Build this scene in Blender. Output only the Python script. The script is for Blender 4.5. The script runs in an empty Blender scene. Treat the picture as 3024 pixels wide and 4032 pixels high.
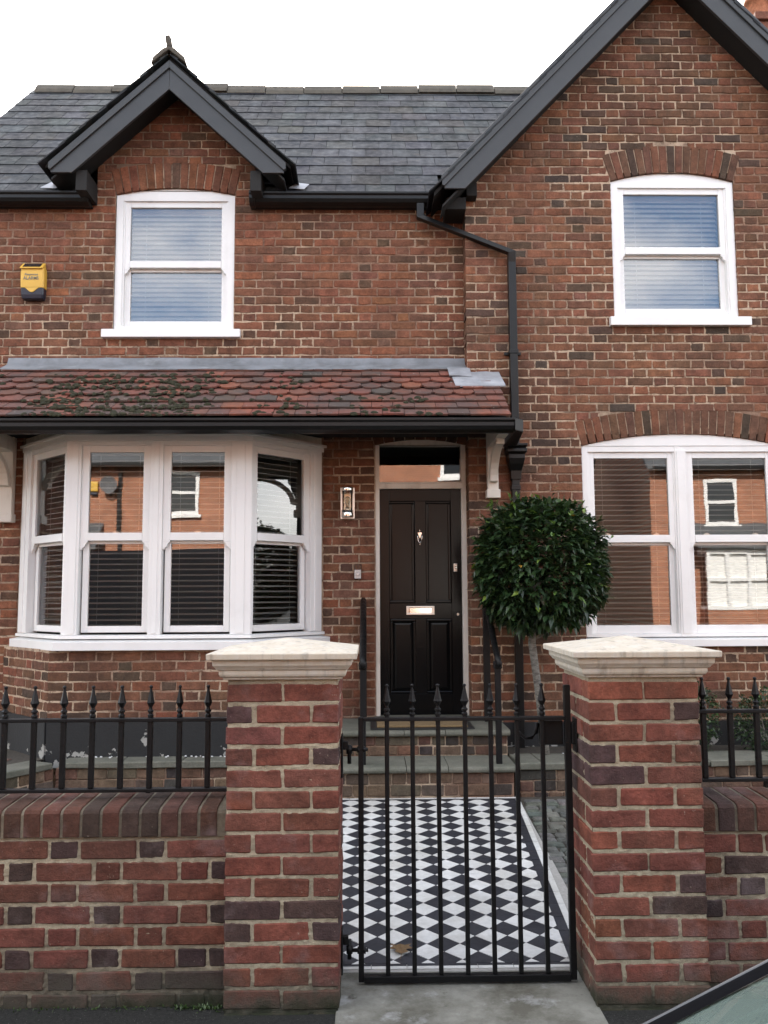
import bpy, math, random
from mathutils import Vector, Matrix
R = random.Random(7)
rad = math.radians
C = bpy.context.scene.collection
scene = bpy.context.scene

# ---------------------------------------------------------------- camera, sky, sun, exposure
cam = bpy.data.cameras.new("camera"); camo = bpy.data.objects.new("camera", cam); C.objects.link(camo)
cam.sensor_fit = 'VERTICAL'; cam.sensor_height = 36.0; cam.lens = 36.0 * 3351.0 / 4032.0
cam.clip_start = 0.05; cam.clip_end = 2000
yaw, pitch, roll = rad(0.96), rad(5.6), 0.005
fw = Vector((math.sin(yaw) * math.cos(pitch), math.cos(yaw) * math.cos(pitch), math.sin(pitch)))
rt = Vector((math.cos(yaw), -math.sin(yaw), 0)); up = rt.cross(fw)
rr = rt * math.cos(roll) - up * math.sin(roll); uu = up * math.cos(roll) + rt * math.sin(roll)
camo.matrix_world = Matrix(((rr.x, uu.x, -fw.x, 0), (rr.y, uu.y, -fw.y, 0), (rr.z, uu.z, -fw.z, 1.57), (0, 0, 0, 1)))
scene.camera = camo

SUN_EL, SUN_AZ = rad(34), rad(-4)          # azimuth from +Y, towards +X
world = bpy.data.worlds.new("World"); scene.world = world; world.use_nodes = True
wn = world.node_tree; wn.nodes.clear()
wo = wn.nodes.new('ShaderNodeOutputWorld'); wb = wn.nodes.new('ShaderNodeBackground')
sky = wn.nodes.new('ShaderNodeTexSky'); sky.sky_type = 'NISHITA'; sky.sun_disc = False
sky.sun_elevation = SUN_EL; sky.sun_rotation = SUN_AZ; sky.air_density = 1.0; sky.dust_density = 2.2; sky.ozone_density = 1.0
# broken white cloud over the blue, the same all round the sky
wtc = wn.nodes.new('ShaderNodeTexCoord')
wmap = wn.nodes.new('ShaderNodeMapping'); wmap.inputs['Scale'].default_value = (1, 1, 2.2)
wno = wn.nodes.new('ShaderNodeTexNoise'); wno.inputs['Scale'].default_value = 2.1; wno.inputs['Detail'].default_value = 7; wno.inputs['Roughness'].default_value = .55
wcr = wn.nodes.new('ShaderNodeValToRGB'); wcr.color_ramp.elements[0].position = .42; wcr.color_ramp.elements[1].position = .60
wmul = wn.nodes.new('ShaderNodeMath'); wmul.operation = 'MULTIPLY'; wmul.inputs[1].default_value = .8
wmix = wn.nodes.new('ShaderNodeMix'); wmix.data_type = 'RGBA'; wmix.inputs['B'].default_value = (9.9, 9.5, 9.0, 1)
wn.links.new(wtc.outputs['Generated'], wmap.inputs['Vector']); wn.links.new(wmap.outputs[0], wno.inputs['Vector'])
wn.links.new(wno.outputs['Fac'], wcr.inputs['Fac']); wn.links.new(wcr.outputs['Color'], wmul.inputs[0]); wn.links.new(wmul.outputs[0], wmix.inputs['Factor'])
wn.links.new(sky.outputs[0], wmix.inputs['A']); wn.links.new(wmix.outputs['Result'], wb.inputs['Color'])
wb.inputs['Strength'].default_value = 0.12
wn.links.new(wb.outputs[0], wo.inputs['Surface'])

sunl = bpy.data.lights.new("sun", 'SUN'); sunl.energy = 4.3; sunl.angle = rad(.53); sunl.color = (1.0, .93, .83)
suno = bpy.data.objects.new("sun", sunl); C.objects.link(suno)
sd = Vector((math.sin(SUN_AZ) * math.cos(SUN_EL), math.cos(SUN_AZ) * math.cos(SUN_EL), math.sin(SUN_EL)))
suno.rotation_euler = sd.to_track_quat('Z', 'Y').to_euler(); suno.location = sd * 30

vs = scene.view_settings; vs.view_transform = 'Standard'; vs.look = 'None'; vs.gamma = 1; vs.use_curve_mapping = False
vs.exposure = 2.05
scene.cycles.max_bounces = 10; scene.cycles.diffuse_bounces = 4; scene.cycles.glossy_bounces = 4
scene.cycles.transparent_max_bounces = 16; scene.cycles.transmission_bounces = 6
scene.cycles.caustics_reflective = False; scene.cycles.caustics_refractive = False

# ---------------------------------------------------------------- helpers: objects
def tag(o, label=None, cat=None, group=None, kind=None):
    if label: o['label'] = label
    if cat: o['category'] = cat
    if group: o['group'] = group
    if kind: o['kind'] = kind
    return o
def parent_to(o, p):
    if p is None: return
    o.parent = p
    if p.type == 'EMPTY': o.matrix_parent_inverse = Matrix.Translation(-Vector(p.location))
def thing(name, loc, label, cat, group=None):
    o = bpy.data.objects.new(name, None); o.empty_display_size = .1; C.objects.link(o); o.location = loc
    return tag(o, label, cat, group)
class Fr:                                   # a local frame on a wall: u along it, d into it, z up
    def __init__(s, ox=0, oy=0, ang=0):
        s.o = (ox, oy); s.c = math.cos(ang); s.s = math.sin(ang)
    def __call__(s, u, d, z): return (s.o[0] + u * s.c - d * s.s, s.o[1] + u * s.s + d * s.c, z)
W = Fr()
class MB:                                   # mesh builder
    def __init__(s, F=W): s.v = []; s.f = []; s.col = []; s.F = F; s.c = (.5, .5, .5); s.sm = []; s.smooth = False
    def V(s, pts):
        n = len(s.v)
        for p in pts: s.v.append(s.F(*p)); s.col.append(s.c)
        return list(range(n, n + len(pts)))
    def face(s, idx): s.f.append(tuple(idx)); s.sm.append(s.smooth)
    def poly(s, pts): s.face(s.V(pts))
    def box(s, x0, x1, y0, y1, z0, z1):
        i = s.V([(x0, y0, z0), (x1, y0, z0), (x1, y1, z0), (x0, y1, z0), (x0, y0, z1), (x1, y0, z1), (x1, y1, z1), (x0, y1, z1)])
        for q in ((0, 3, 2, 1), (4, 5, 6, 7), (0, 1, 5, 4), (1, 2, 6, 5), (2, 3, 7, 6), (3, 0, 4, 7)): s.face([i[k] for k in q])
    def cbox(s, x0, x1, y0, y1, z0, z1, b=.004, j=0.0):   # box with chamfered edges, corners a little uneven
        J = lambda: R.uniform(-j, j) if j else 0.0
        xs, ys, zs = (x0, x1), (y0, y1), (z0, z1); V = {}
        for ix in (0, 1):
            for iy in (0, 1):
                for iz in (0, 1):
                    jx, jy, jz = J(), J() * .6, J()
                    sx, sy, sz = (1, -1)[ix], (1, -1)[iy], (1, -1)[iz]
                    x, y, z = xs[ix] + jx, ys[iy] + jy, zs[iz] + jz
                    a = s.V([(x, y + sy * b, z + sz * b), (x + sx * b, y, z + sz * b), (x + sx * b, y + sy * b, z)])
                    V[ix, iy, iz] = a
        def fa(q, flip):
            s.face(q[::-1] if flip else q)
        for ix in (0, 1):
            fa([V[ix, 0, 0][0], V[ix, 1, 0][0], V[ix, 1, 1][0], V[ix, 0, 1][0]], ix == 0)
            fa([V[0, ix, 0][1], V[1, ix, 0][1], V[1, ix, 1][1], V[0, ix, 1][1]], ix == 1)
            fa([V[0, 0, ix][2], V[1, 0, ix][2], V[1, 1, ix][2], V[0, 1, ix][2]], ix == 0)
        for a in (0, 1):
            for b2 in (0, 1):
                fl = (a + b2) % 2 == 1
                fa([V[0, a, b2][1], V[1, a, b2][1], V[1, a, b2][2], V[0, a, b2][2]], not fl)
                fa([V[a, 0, b2][0], V[a, 1, b2][0], V[a, 1, b2][2], V[a, 0, b2][2]], fl)
                fa([V[a, b2, 0][0], V[a, b2, 1][0], V[a, b2, 1][1], V[a, b2, 0][1]], not fl)
                for c in (0, 1): fa(V[a, b2, c], (a + b2 + c) % 2 == 0)
    def prism(s, poly, axis, a, b):         # 2D polygon swept along an axis between a and b
        mk = {'x': lambda p, t: (t, p[0], p[1]), 'y': lambda p, t: (p[0], t, p[1]), 'z': lambda p, t: (p[0], p[1], t)}[axis]
        i = s.V([mk(p, a) for p in poly]); k = s.V([mk(p, b) for p in poly]); n = len(poly)
        s.face(i[::-1] if axis != 'y' else i); s.face(k if axis != 'y' else k[::-1])
        for q in range(n):
            w = (q + 1) % n; s.face([i[q], i[w], k[w], k[q]] if axis != 'y' else [i[w], i[q], k[q], k[w]])
    def tube(s, pts, r, n=8, cap=True):
        pts = [Vector(p) for p in pts]; rings = []; m = len(pts)
        rs = r if isinstance(r, (list, tuple)) else [r] * m
        for k, p in enumerate(pts):
            t = (pts[min(k + 1, m - 1)] - pts[max(k - 1, 0)]).normalized()
            a = t.cross(Vector((0, 0, 1)) if abs(t.z) < .9 else Vector((1, 0, 0))).normalized(); b = t.cross(a)
            rings.append(s.V([tuple(p + (a * math.cos(2 * math.pi * q / n) + b * math.sin(2 * math.pi * q / n)) * rs[k]) for q in range(n)]))
        sm = s.smooth; s.smooth = n > 5
        for k in range(m - 1):
            for q in range(n): s.face([rings[k][q], rings[k][(q + 1) % n], rings[k + 1][(q + 1) % n], rings[k + 1][q]])
        s.smooth = sm
        if cap: s.face(rings[0][::-1]); s.face(rings[-1])
    def lathe(s, prof, c, n=10, axis='z'):
        rings = []
        for r, h in prof:
            pts = []
            for q in range(n):
                a = 2 * math.pi * q / n; x, y = r * math.cos(a), r * math.sin(a)
                pts.append((c[0] + x, c[1] + y, c[2] + h) if axis == 'z' else (c[0] + x, c[1] + h, c[2] + y))
            rings.append(s.V(pts))
        sm = s.smooth; s.smooth = n > 6
        for k in range(len(rings) - 1):
            for q in range(n):
                fq = [rings[k][q], rings[k][(q + 1) % n], rings[k + 1][(q + 1) % n], rings[k + 1][q]]
                s.face(fq if axis == 'z' else fq[::-1])
        s.smooth = sm
        s.face(rings[0][::-1]); s.face(rings[-1])
    def build(s, name, m, parent=None, bevel=0, kind=None):
        me = bpy.data.meshes.new(name); me.from_pydata(s.v, [], s.f); me.materials.append(m)
        at = me.color_attributes.new('tint', 'FLOAT_COLOR', 'POINT')
        buf = [x for c in s.col for x in (c[0], c[1], c[2], 1.0)]
        at.data.foreach_set('color', buf)
        me.polygons.foreach_set('use_smooth', s.sm); me.update()
        o = bpy.data.objects.new(name, me); C.objects.link(o); parent_to(o, parent)
        if bevel:
            md = o.modifiers.new('bevel', 'BEVEL'); md.width = bevel; md.segments = 2; md.limit_method = 'ANGLE'; md.angle_limit = rad(40); md.harden_normals = False
        if kind: o['kind'] = kind
        return o
def jit(c, a=.12):
    k = 1 + R.uniform(-a, a); return tuple(max(0, x * k * (1 + R.uniform(-.06, .06))) for x in c)
def pick(pal):
    t = R.random() * sum(p[0] for p in pal)
    for w, c in pal:
        t -= w
        if t <= 0: return jit(c)
    return jit(pal[-1][1])

# ---------------------------------------------------------------- helpers: materials
class NT:
    def __init__(s, name):
        s.m = bpy.data.materials.new(name); s.m.use_nodes = True; s.t = s.m.node_tree; s.t.nodes.clear()
        s.out = s.t.nodes.new('ShaderNodeOutputMaterial'); s.geo = None
    def n(s, typ, **kw):
        nd = s.t.nodes.new('ShaderNode' + typ)
        for k, v in kw.items():
            if k.startswith('_'): setattr(nd, k[1:], v)
            else: s.set(nd.inputs[k.replace('__', ' ')], v)
        return nd
    def set(s, sock, v):
        if isinstance(v, bpy.types.NodeSocket): s.t.links.new(v, sock)
        else: sock.default_value = v
    def pos(s):
        if not s.geo: s.geo = s.n('NewGeometry')
        return s.geo.outputs['Position']
    def tint(s):
        return s.n('Attribute', _attribute_name='tint').outputs['Color']
    def noise(s, scale, detail=4, rough=.6, vec=None, stretch=None, dist=0):
        v = vec or s.pos()
        if stretch: v = s.n('Mapping', Vector=v, Scale=stretch).outputs[0]
        return s.n('TexNoise', Vector=v, Scale=scale, Detail=detail, Roughness=rough, Distortion=dist).outputs['Fac']
    def ramp(s, fac, stops):
        nd = s.n('ValToRGB', Fac=fac); e = nd.color_ramp.elements
        while len(e) < len(stops): e.new(.5)
        for k, (p, c) in enumerate(stops):
            e[k].position = p; e[k].color = (c, c, c, 1) if not isinstance(c, (tuple, list)) else (*c, 1)
        return nd.outputs['Color']
    def mix(s, a, b, fac=.5, mode='MIX'):
        nd = s.n('Mix', _data_type='RGBA', _blend_type=mode)
        s.set(nd.inputs[0], fac)
        for k, v in ((6, a), (7, b)):
            s.set(nd.inputs[k], v if isinstance(v, bpy.types.NodeSocket) else ((*v, 1) if isinstance(v, (tuple, list)) else (v, v, v, 1)))
        return nd.outputs[2]
    def mul(s, a, b): return s.mix(a, b, 1.0, 'MULTIPLY')
    def math(s, op, a, b=0.0):
        nd = s.n('Math', _operation=op); s.set(nd.inputs[0], a); s.set(nd.inputs[1], b); return nd.outputs[0]
    def bump(s, h, strength=.3, dist=.01, normal=None):
        nd = s.n('Bump', Height=h, Strength=strength, Distance=dist)
        if normal: s.set(nd.inputs['Normal'], normal)
        return nd.outputs[0]
    def bsdf(s, col, rough=.7, normal=None, **kw):
        b = s.n('BsdfPrincipled'); c = col if isinstance(col, bpy.types.NodeSocket) else (*col, 1)
        s.set(b.inputs['Base Color'], c); s.set(b.inputs['Roughness'], rough)
        if normal: s.set(b.inputs['Normal'], normal)
        for k, v in kw.items(): s.set(b.inputs[k.replace('__', ' ')], v)
        s.t.links.new(b.outputs[0], s.out.inputs['Surface']); return s.m

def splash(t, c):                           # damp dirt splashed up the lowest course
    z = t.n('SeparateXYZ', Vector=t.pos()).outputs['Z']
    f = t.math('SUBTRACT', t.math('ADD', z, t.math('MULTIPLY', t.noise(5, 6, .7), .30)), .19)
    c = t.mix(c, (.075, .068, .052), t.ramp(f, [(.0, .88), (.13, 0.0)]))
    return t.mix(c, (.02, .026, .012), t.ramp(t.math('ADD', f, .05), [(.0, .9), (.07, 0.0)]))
def brick_mat(name, efflo=.0, soot=.35, bscale=1.0, foot=False):
    t = NT(name); c = t.tint()
    c = t.mul(c, t.ramp(t.noise(60, 6, .7), [(.25, .62), (.75, 1.25)]))
    c = t.mul(c, t.ramp(t.noise(11, 5, .6), [(.3, .55), (.7, 1.22)]))
    c = t.mix(c, (.040, .028, .021), t.ramp(t.noise(2.3, 6, .65), [(.5, 0.0), (.78, soot)]))
    c = t.mix(c, (.060, .036, .025), t.ramp(t.noise(.8, 5, .6), [(.48, 0.0), (.66, soot)]))
    c = t.mix(c, (.075, .06, .04), t.ramp(t.noise(7, 4, .6, stretch=(1, 1, .25)), [(.58, 0.0), (.74, soot * .9)]))
    if efflo:
        c = t.mix(c, (.42, .33, .33), t.ramp(t.noise(4.5, 6, .6), [(.55, 0.0), (.8, efflo)]))
    c = t.mix(c, (.5, .42, .34), t.ramp(t.noise(85, 3, .5), [(.70, 0.0), (.76, .35)]))
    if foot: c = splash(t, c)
    h = t.math('ADD', t.noise(160, 5, .7), t.math('MULTIPLY', t.noise(34, 6, .7), 1.8))
    return t.bsdf(c, t.ramp(t.noise(40, 3), [(.3, .78), (.7, .97)]), t.bump(h, .8, .006 * bscale), **{'Specular__IOR__Level': .25})
def mortar_mat(name, a, b, dark, foot=False):
    t = NT(name)
    c = t.mix(a, b, t.ramp(t.noise(14, 6, .7), [(.3, 0.0), (.7, 1.0)]))
    c = t.mix(c, dark, t.ramp(t.noise(1.7, 7, .7), [(.47, 0.0), (.62, .9)]))
    c = t.mix(c, dark, t.ramp(t.noise(21, 6, .7), [(.54, 0.0), (.62, .9 if not foot else .35)]))
    if not foot: c = t.mix(c, (.20, .10, .065), t.ramp(t.noise(.9, 4, .6), [(.50, 0.0), (.62, .75)]))
    c = t.mul(c, t.ramp(t.noise(110, 4, .7), [(.2, .75), (.8, 1.15)]))
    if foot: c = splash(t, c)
    return t.bsdf(c, .95, t.bump(t.math('ADD', t.noise(220, 5, .75), t.noise(45, 4, .6)), .9, .006))
def plain(name, col, rough=.5, var=.12, scale=20, bump=0.0, bscale=200, **kw):
    t = NT(name); c = t.mul(t.mix(col, col, 0.0), t.ramp(t.noise(scale, 5, .65), [(.25, 1 - var), (.75, 1 + var)]))
    return t.bsdf(c, rough, t.bump(t.noise(bscale, 4), bump, .003) if bump else None, **kw)

M = {}
M['brick'] = brick_mat('old_brick', 0, .48)
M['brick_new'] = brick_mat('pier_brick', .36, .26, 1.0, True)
M['mortar'] = mortar_mat('old_mortar', (.46, .345, .24), (.58, .45, .33), (.17, .115, .08))
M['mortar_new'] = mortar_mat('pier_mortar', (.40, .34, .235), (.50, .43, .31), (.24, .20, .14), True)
def _white():
    t = NT('white_paint'); c = t.mix((.80, .80, .79), (.66, .66, .64), t.ramp(t.noise(3.5, 6, .65), [(.5, 0), (.8, .6)]))
    return t.bsdf(c, .32, t.bump(t.noise(30, 3), .08, .002))
M['white'] = _white()
def _cream():
    t = NT('old_cream_paint'); c = t.mix((.66, .62, .56), (.40, .36, .31), t.ramp(t.noise(9, 6, .65, stretch=(1, 1, .35)), [(.5, 0), (.8, .8)]))
    return t.bsdf(c, .5, t.bump(t.noise(60, 4), .2, .003))
M['cream'] = _cream()
def _door():
    t = NT('black_gloss_paint'); h = t.noise(26, 5, .6, stretch=(1.6, 1.6, .35))
    return t.bsdf((.005, .0052, .0055), .2, t.bump(h, .2, .002), **{'Specular__IOR__Level': .17})
M['door'] = _door()
def _iron():
    t = NT('black_iron'); c = t.mix((.0045, .0045, .005), (.045, .020, .010), t.ramp(t.noise(38, 6, .7), [(.64, 0), (.72, .7)]))
    return t.bsdf(c, t.ramp(t.noise(30, 4), [(.3, .36), (.7, .62)]), t.bump(t.noise(70, 5, .7), .5, .003), **{'Specular__IOR__Level': .28})
M['iron'] = _iron()
M['gutter'] = plain('black_plastic', (.0055, .0057, .006), .36, .25, 12, .06, 60, **{'Specular__IOR__Level': .3})
M['barge'] = plain('dark_grey_board', (.030, .032, .034), .45, .15, 6, .12, 40)
M['soffit'] = plain('black_soffit', (.008, .0075, .007), .8, .3, 8)
def _slate():
    t = NT('slate'); c = t.mul(t.tint(), t.ramp(t.noise(7, 6, .7, stretch=(1.6, .8, .8)), [(.25, .6), (.75, 1.35)]))
    c = t.mix(c, (.16, .168, .178), t.ramp(t.noise(1.3, 6, .7, stretch=(1.5, .6, .6)), [(.5, 0), (.72, .45)]))
    c = t.mix(c, (.075, .062, .045), t.ramp(t.noise(3.3, 6, .7), [(.55, 0), (.72, .5)]))
    c = t.mul(c, t.ramp(t.noise(2.2, 5, .65, stretch=(2.2, .35, .35)), [(.35, .62), (.65, 1.25)]))
    return t.bsdf(c, t.ramp(t.noise(15, 4), [(.3, .5), (.7, .75)]), t.bump(t.noise(60, 5, .7), .35, .004), **{'Specular__IOR__Level': .18})
M['slate'] = _slate()
M['ridge'] = plain('ridge_clay', (.075, .066, .052), .9, .3, 12, .5, 60)
def _tile():
    t = NT('clay_tile'); c = t.mul(t.tint(), t.ramp(t.noise(30, 6, .7), [(.25, .65), (.75, 1.25)]))
    c = t.mix(c, (.055, .05, .045), t.ramp(t.noise(2.4, 7, .7), [(.42, 0), (.60, .72)]))
    c = t.mix(c, (.40, .40, .36), t.ramp(t.noise(26, 5, .6), [(.66, 0), (.72, .7)]))
    return t.bsdf(c, .8, t.bump(t.noise(90, 5, .7), .5, .004))
M['tile'] = _tile()
def _lead():
    t = NT('lead_sheet'); c = t.mix((.20, .215, .235), (.105, .112, .118), t.ramp(t.noise(4, 6, .65), [(.42, 0), (.68, .9)]))
    c = t.mix(c, (.36, .38, .40), t.ramp(t.noise(9, 5, .6, stretch=(.5, 1, 1)), [(.56, 0), (.75, .5)]))
    return t.bsdf(c, .55, t.bump(t.noise(11, 4, .6), .35, .01), Metallic=.25)
M['lead'] = _lead()
M['lead_new'] = plain('bright_lead', (.30, .315, .34), .55, .28, 9, .5, 16, Metallic=.2)
def _stone():
    t = NT('cast_stone')
    c = t.mix((.56, .50, .40), (.47, .41, .32), t.ramp(t.noise(16, 5, .6), [(.3, 0), (.7, 1)]))
    c = t.mix(c, (.20, .175, .135), t.ramp(t.noise(30, 4, .55, stretch=(1, 1, .07)), [(.55, 0), (.68, .55)]))
    c = t.mix(c, (.58, .56, .52), t.ramp(t.noise(24, 6, .7), [(.45, 0), (.65, .5)]))
    return t.bsdf(c, .85, t.bump(t.noise(180, 4, .7), .3, .003))
M['stone'] = _stone()
def _york():
    t = NT('york_stone'); c = t.mix((.165, .16, .13), (.09, .095, .072), t.ramp(t.noise(5, 6, .7), [(.35, 0), (.7, 1)]))
    c = t.mul(c, t.ramp(t.noise(70, 4, .7), [(.25, .75), (.75, 1.2)]))
    return t.bsdf(c, .85, t.bump(t.noise(45, 6, .7), .5, .006))
M['york'] = _york()
def _concrete():
    t = NT('concrete'); c = t.mix((.23, .228, .20), (.10, .095, .075), t.ramp(t.noise(4.2, 7, .7), [(.38, 0), (.62, 1)]))
    c = t.mix(c, (.42, .43, .43), t.ramp(t.noise(6.5, 6, .65), [(.56, 0), (.72, .75)]))
    c = t.mix(c, (.05, .045, .035), t.ramp(t.noise(9, 6, .7), [(.64, 0), (.72, .8)]))
    return t.bsdf(c, .9, t.bump(t.noise(90, 5, .7), .5, .005))
M['concrete'] = _concrete()
def _asphalt():
    t = NT('asphalt'); c = t.mul(t.mix((.026, .026, .024), (.018, .018, .015), t.noise(2, 5)), t.ramp(t.noise(260, 3, .8), [(.3, .45), (.75, 1.9)]))
    c = t.mul(c, t.ramp(t.noise(70, 4, .8), [(.35, .35), (.7, 1.9)]))
    c = t.mix(c, (.30, .29, .27), t.ramp(t.noise(130, 2, .6), [(.68, 0), (.71, .8)]))
    c = t.mix(c, (.03, .045, .018), t.ramp(t.noise(3, 6, .7), [(.55, 0), (.75, .55)]))
    return t.bsdf(c, .92, t.bump(t.math('ADD', t.noise(240, 3, .8), t.noise(70, 4, .8)), 1.0, .012))
M['asphalt'] = _asphalt()
def _ptile():
    t = NT('floor_tile'); c = t.mul(t.tint(), t.ramp(t.noise(22, 6, .7), [(.25, .80), (.75, 1.08)]))
    c = t.mix(c, t.mul(c, (.62, .58, .5)), t.ramp(t.noise(2.6, 7, .7), [(.44, 0), (.72, .7)]))
    c = t.mix(c, (.09, .08, .06), t.ramp(t.noise(38, 5, .7), [(.64, 0), (.74, .5)]))
    return t.bsdf(c, t.ramp(t.noise(12, 4), [(.3, .42), (.7, .7)]), t.bump(t.noise(70, 4), .15, .002))
M['ptile'] = _ptile()
M['grout'] = plain('grout', (.30, .29, .27), .95, .2, 60)
def _stuccoblack():
    t = NT('peeling_black_render')
    n1 = t.noise(5.5, 6, .6); z = t.n('SeparateXYZ', Vector=t.pos()).outputs['Z']
    zz = t.math('MULTIPLY', t.math('SUBTRACT', .52, z), .75)
    f = t.ramp(t.math('ADD', n1, zz), [(.675, 0), (.688, 1)])
    c = t.mix(t.mix((.007, .008, .009), (.016, .017, .018), t.noise(9, 5)), t.mix((.36, .36, .34), (.24, .235, .21), t.noise(14, 5)), f)
    return t.bsdf(c, .7, t.bump(t.math('SUBTRACT', t.noise(50, 5), t.math('MULTIPLY', f, .8)), .5, .006))
M['plinth'] = _stuccoblack()
def glass_mat(name, ior=1.75, tint=(.93, .95, .95), wob=.035, wscale=2.6, glare=0.0):
    t = NT(name); nrm = t.bump(t.noise(wscale, 2, .4, stretch=(1, 1, .6)), wob, .25)
    fr = t.n('Fresnel', IOR=ior, Normal=nrm).outputs[0]
    gl = t.n('BsdfAnisotropic' if False else 'BsdfGlossy', Color=(.97, .98, 1, 1), Roughness=.0, Normal=nrm).outputs[0]
    tr = t.n('BsdfTransparent', Color=(*tint, 1)).outputs[0]
    if glare:                                # pale green diffuse veil: glare on the glass put into its colour
        df = t.n('BsdfDiffuse', Color=(.26, .33, .29, 1)).outputs[0]; md = t.n('MixShader', Fac=t.ramp(t.noise(6, 5, .6, stretch=(.4, 1, 1)), [(.3, glare * .8), (.7, glare * 1.2)]))
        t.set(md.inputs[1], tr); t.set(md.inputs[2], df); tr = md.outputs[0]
    mx = t.n('MixShader', Fac=fr); t.set(mx.inputs[1], tr); t.set(mx.inputs[2], gl)
    t.t.links.new(mx.outputs[0], t.out.inputs['Surface']); return t.m
M['glass'] = glass_mat('window_glass', 2.35, wob=.0022, wscale=3.0)
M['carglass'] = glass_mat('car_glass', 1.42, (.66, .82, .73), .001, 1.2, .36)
M['lampglass'] = glass_mat('lamp_glass', 1.45, (.95, .90, .80), .02, 20)
M['slat'] = plain('blind_slat', (.82, .82, .80), .45, .05, 5)
M['room'] = plain('room_plaster', (.30, .29, .27), .9, .08, 2)
M['chrome'] = plain('polished_chrome', (.80, .78, .74), .12, .05, 10, Metallic=1.0)
M['nickel'] = plain('brushed_nickel', (.62, .60, .56), .3, .08, 40, Metallic=1.0)
M['yellow'] = plain('yellow_plastic', (.66, .40, .06), .42, .07, 8)
M['navy'] = plain('navy_plastic', (.012, .017, .034), .35, .1, 8)
M['print'] = plain('grey_print', (.17, .18, .15), .6, .1, 60)
M['solar'] = plain('solar_cell', (.012, .016, .02), .12, .2, 30)
M['bellblack'] = plain('bell_black', (.01, .01, .011), .15, .1, 10)
M['bulb'] = plain('bulb_glass', (.75, .68, .55), .1, .05, 10, **{'Transmission__Weight': .7})
def _leaf():
    t = NT('leaf'); c = t.mul(t.tint(), t.ramp(t.noise(14, 3), [(.25, .7), (.75, 1.3)]))
    b = t.n('BsdfPrincipled'); t.set(b.inputs['Base Color'], c); t.set(b.inputs['Roughness'], .34)
    tr = t.n('BsdfTranslucent', Color=t.mul(c, (1.1, 1.3, .5))).outputs[0]
    mx = t.n('MixShader', Fac=.15); t.set(mx.inputs[1], b.outputs[0]); t.set(mx.inputs[2], tr)
    t.t.links.new(mx.outputs[0], t.out.inputs['Surface']); return t.m
M['leaf'] = _leaf()
def _bark():
    t = NT('bark'); c = t.mix((.21, .20, .175), (.075, .066, .056), t.ramp(t.noise(34, 6, .75, stretch=(.5, .5, 1.5)), [(.42, 0), (.60, .95)]))
    return t.bsdf(c, .85, t.bump(t.noise(40, 5, stretch=(.5, .5, 2)), .5, .006))
M['bark'] = _bark()
M['moss'] = plain('moss', (.024, .024, .010), .95, .6, 40, 1, 120)
M['soil'] = plain('soil', (.05, .042, .032), .95, .5, 40, 1, 60)
M['pebble'] = plain('white_pebble', (.62, .62, .62), .6, .15, 30)
M['coir'] = plain('coir', (.20, .135, .065), .98, .3, 120, 1, 300)
M['rubber'] = plain('rubber', (.012, .012, .012), .6, .2, 30)
M['deadleaf'] = plain('dead_leaf', (.13, .075, .028), .7, .3, 60)
M['setts'] = brick_mat('stone_sett', 0, .3)
# ---------------------------------------------------------------- ground, road, pavement
YM, YG = 7.28, 7.10                         # main wall face, gable wall face
mb = MB(); mb.poly([(-90, -90, -.135), (90, -90, -.135), (90, 90, -.135), (-90, 90, -.135)])
tag(mb.build('ground', M['asphalt']), kind='structure')
mb = MB(); mb.poly([(-60, -5.0, -.10), (60, -5.0, -.10), (60, 1.72, -.10), (-60, 1.72, -.10)])
tag(mb.build('road', M['asphalt']), kind='structure')
mb = MB(); mb.box(-60, 60, 1.85, 3.60, -.12, 0.0)
tag(mb.build('pavement', M['asphalt']), kind='structure')
kerb = tag(bpy.data.objects.new('kerb', None), kind='structure'); C.objects.link(kerb)
for k in range(8):
    mb = MB(); mb.cbox(-3.6 + k * .915, -3.6 + k * .915 + .905, 1.72, 1.846, -.12, .004, .012); mb.build('kerb_stone', M['concrete'], kerb)
mb = MB(); mb.box(-60, 60, -7.2, -5.0, -.12, .0); tag(mb.build('pavement', M['asphalt']), kind='structure')
mb = MB(); mb.box(-8, 6, 3.62, 7.5, -.12, -.008); tag(mb.build('front_garden', M['soil']), kind='structure')
mb = MB(); mb.box(-.135, .868, 2.1, 3.715, -.11, .010); tag(mb.build('gateway_slab', M['concrete'], None, .006), kind='structure')

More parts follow.
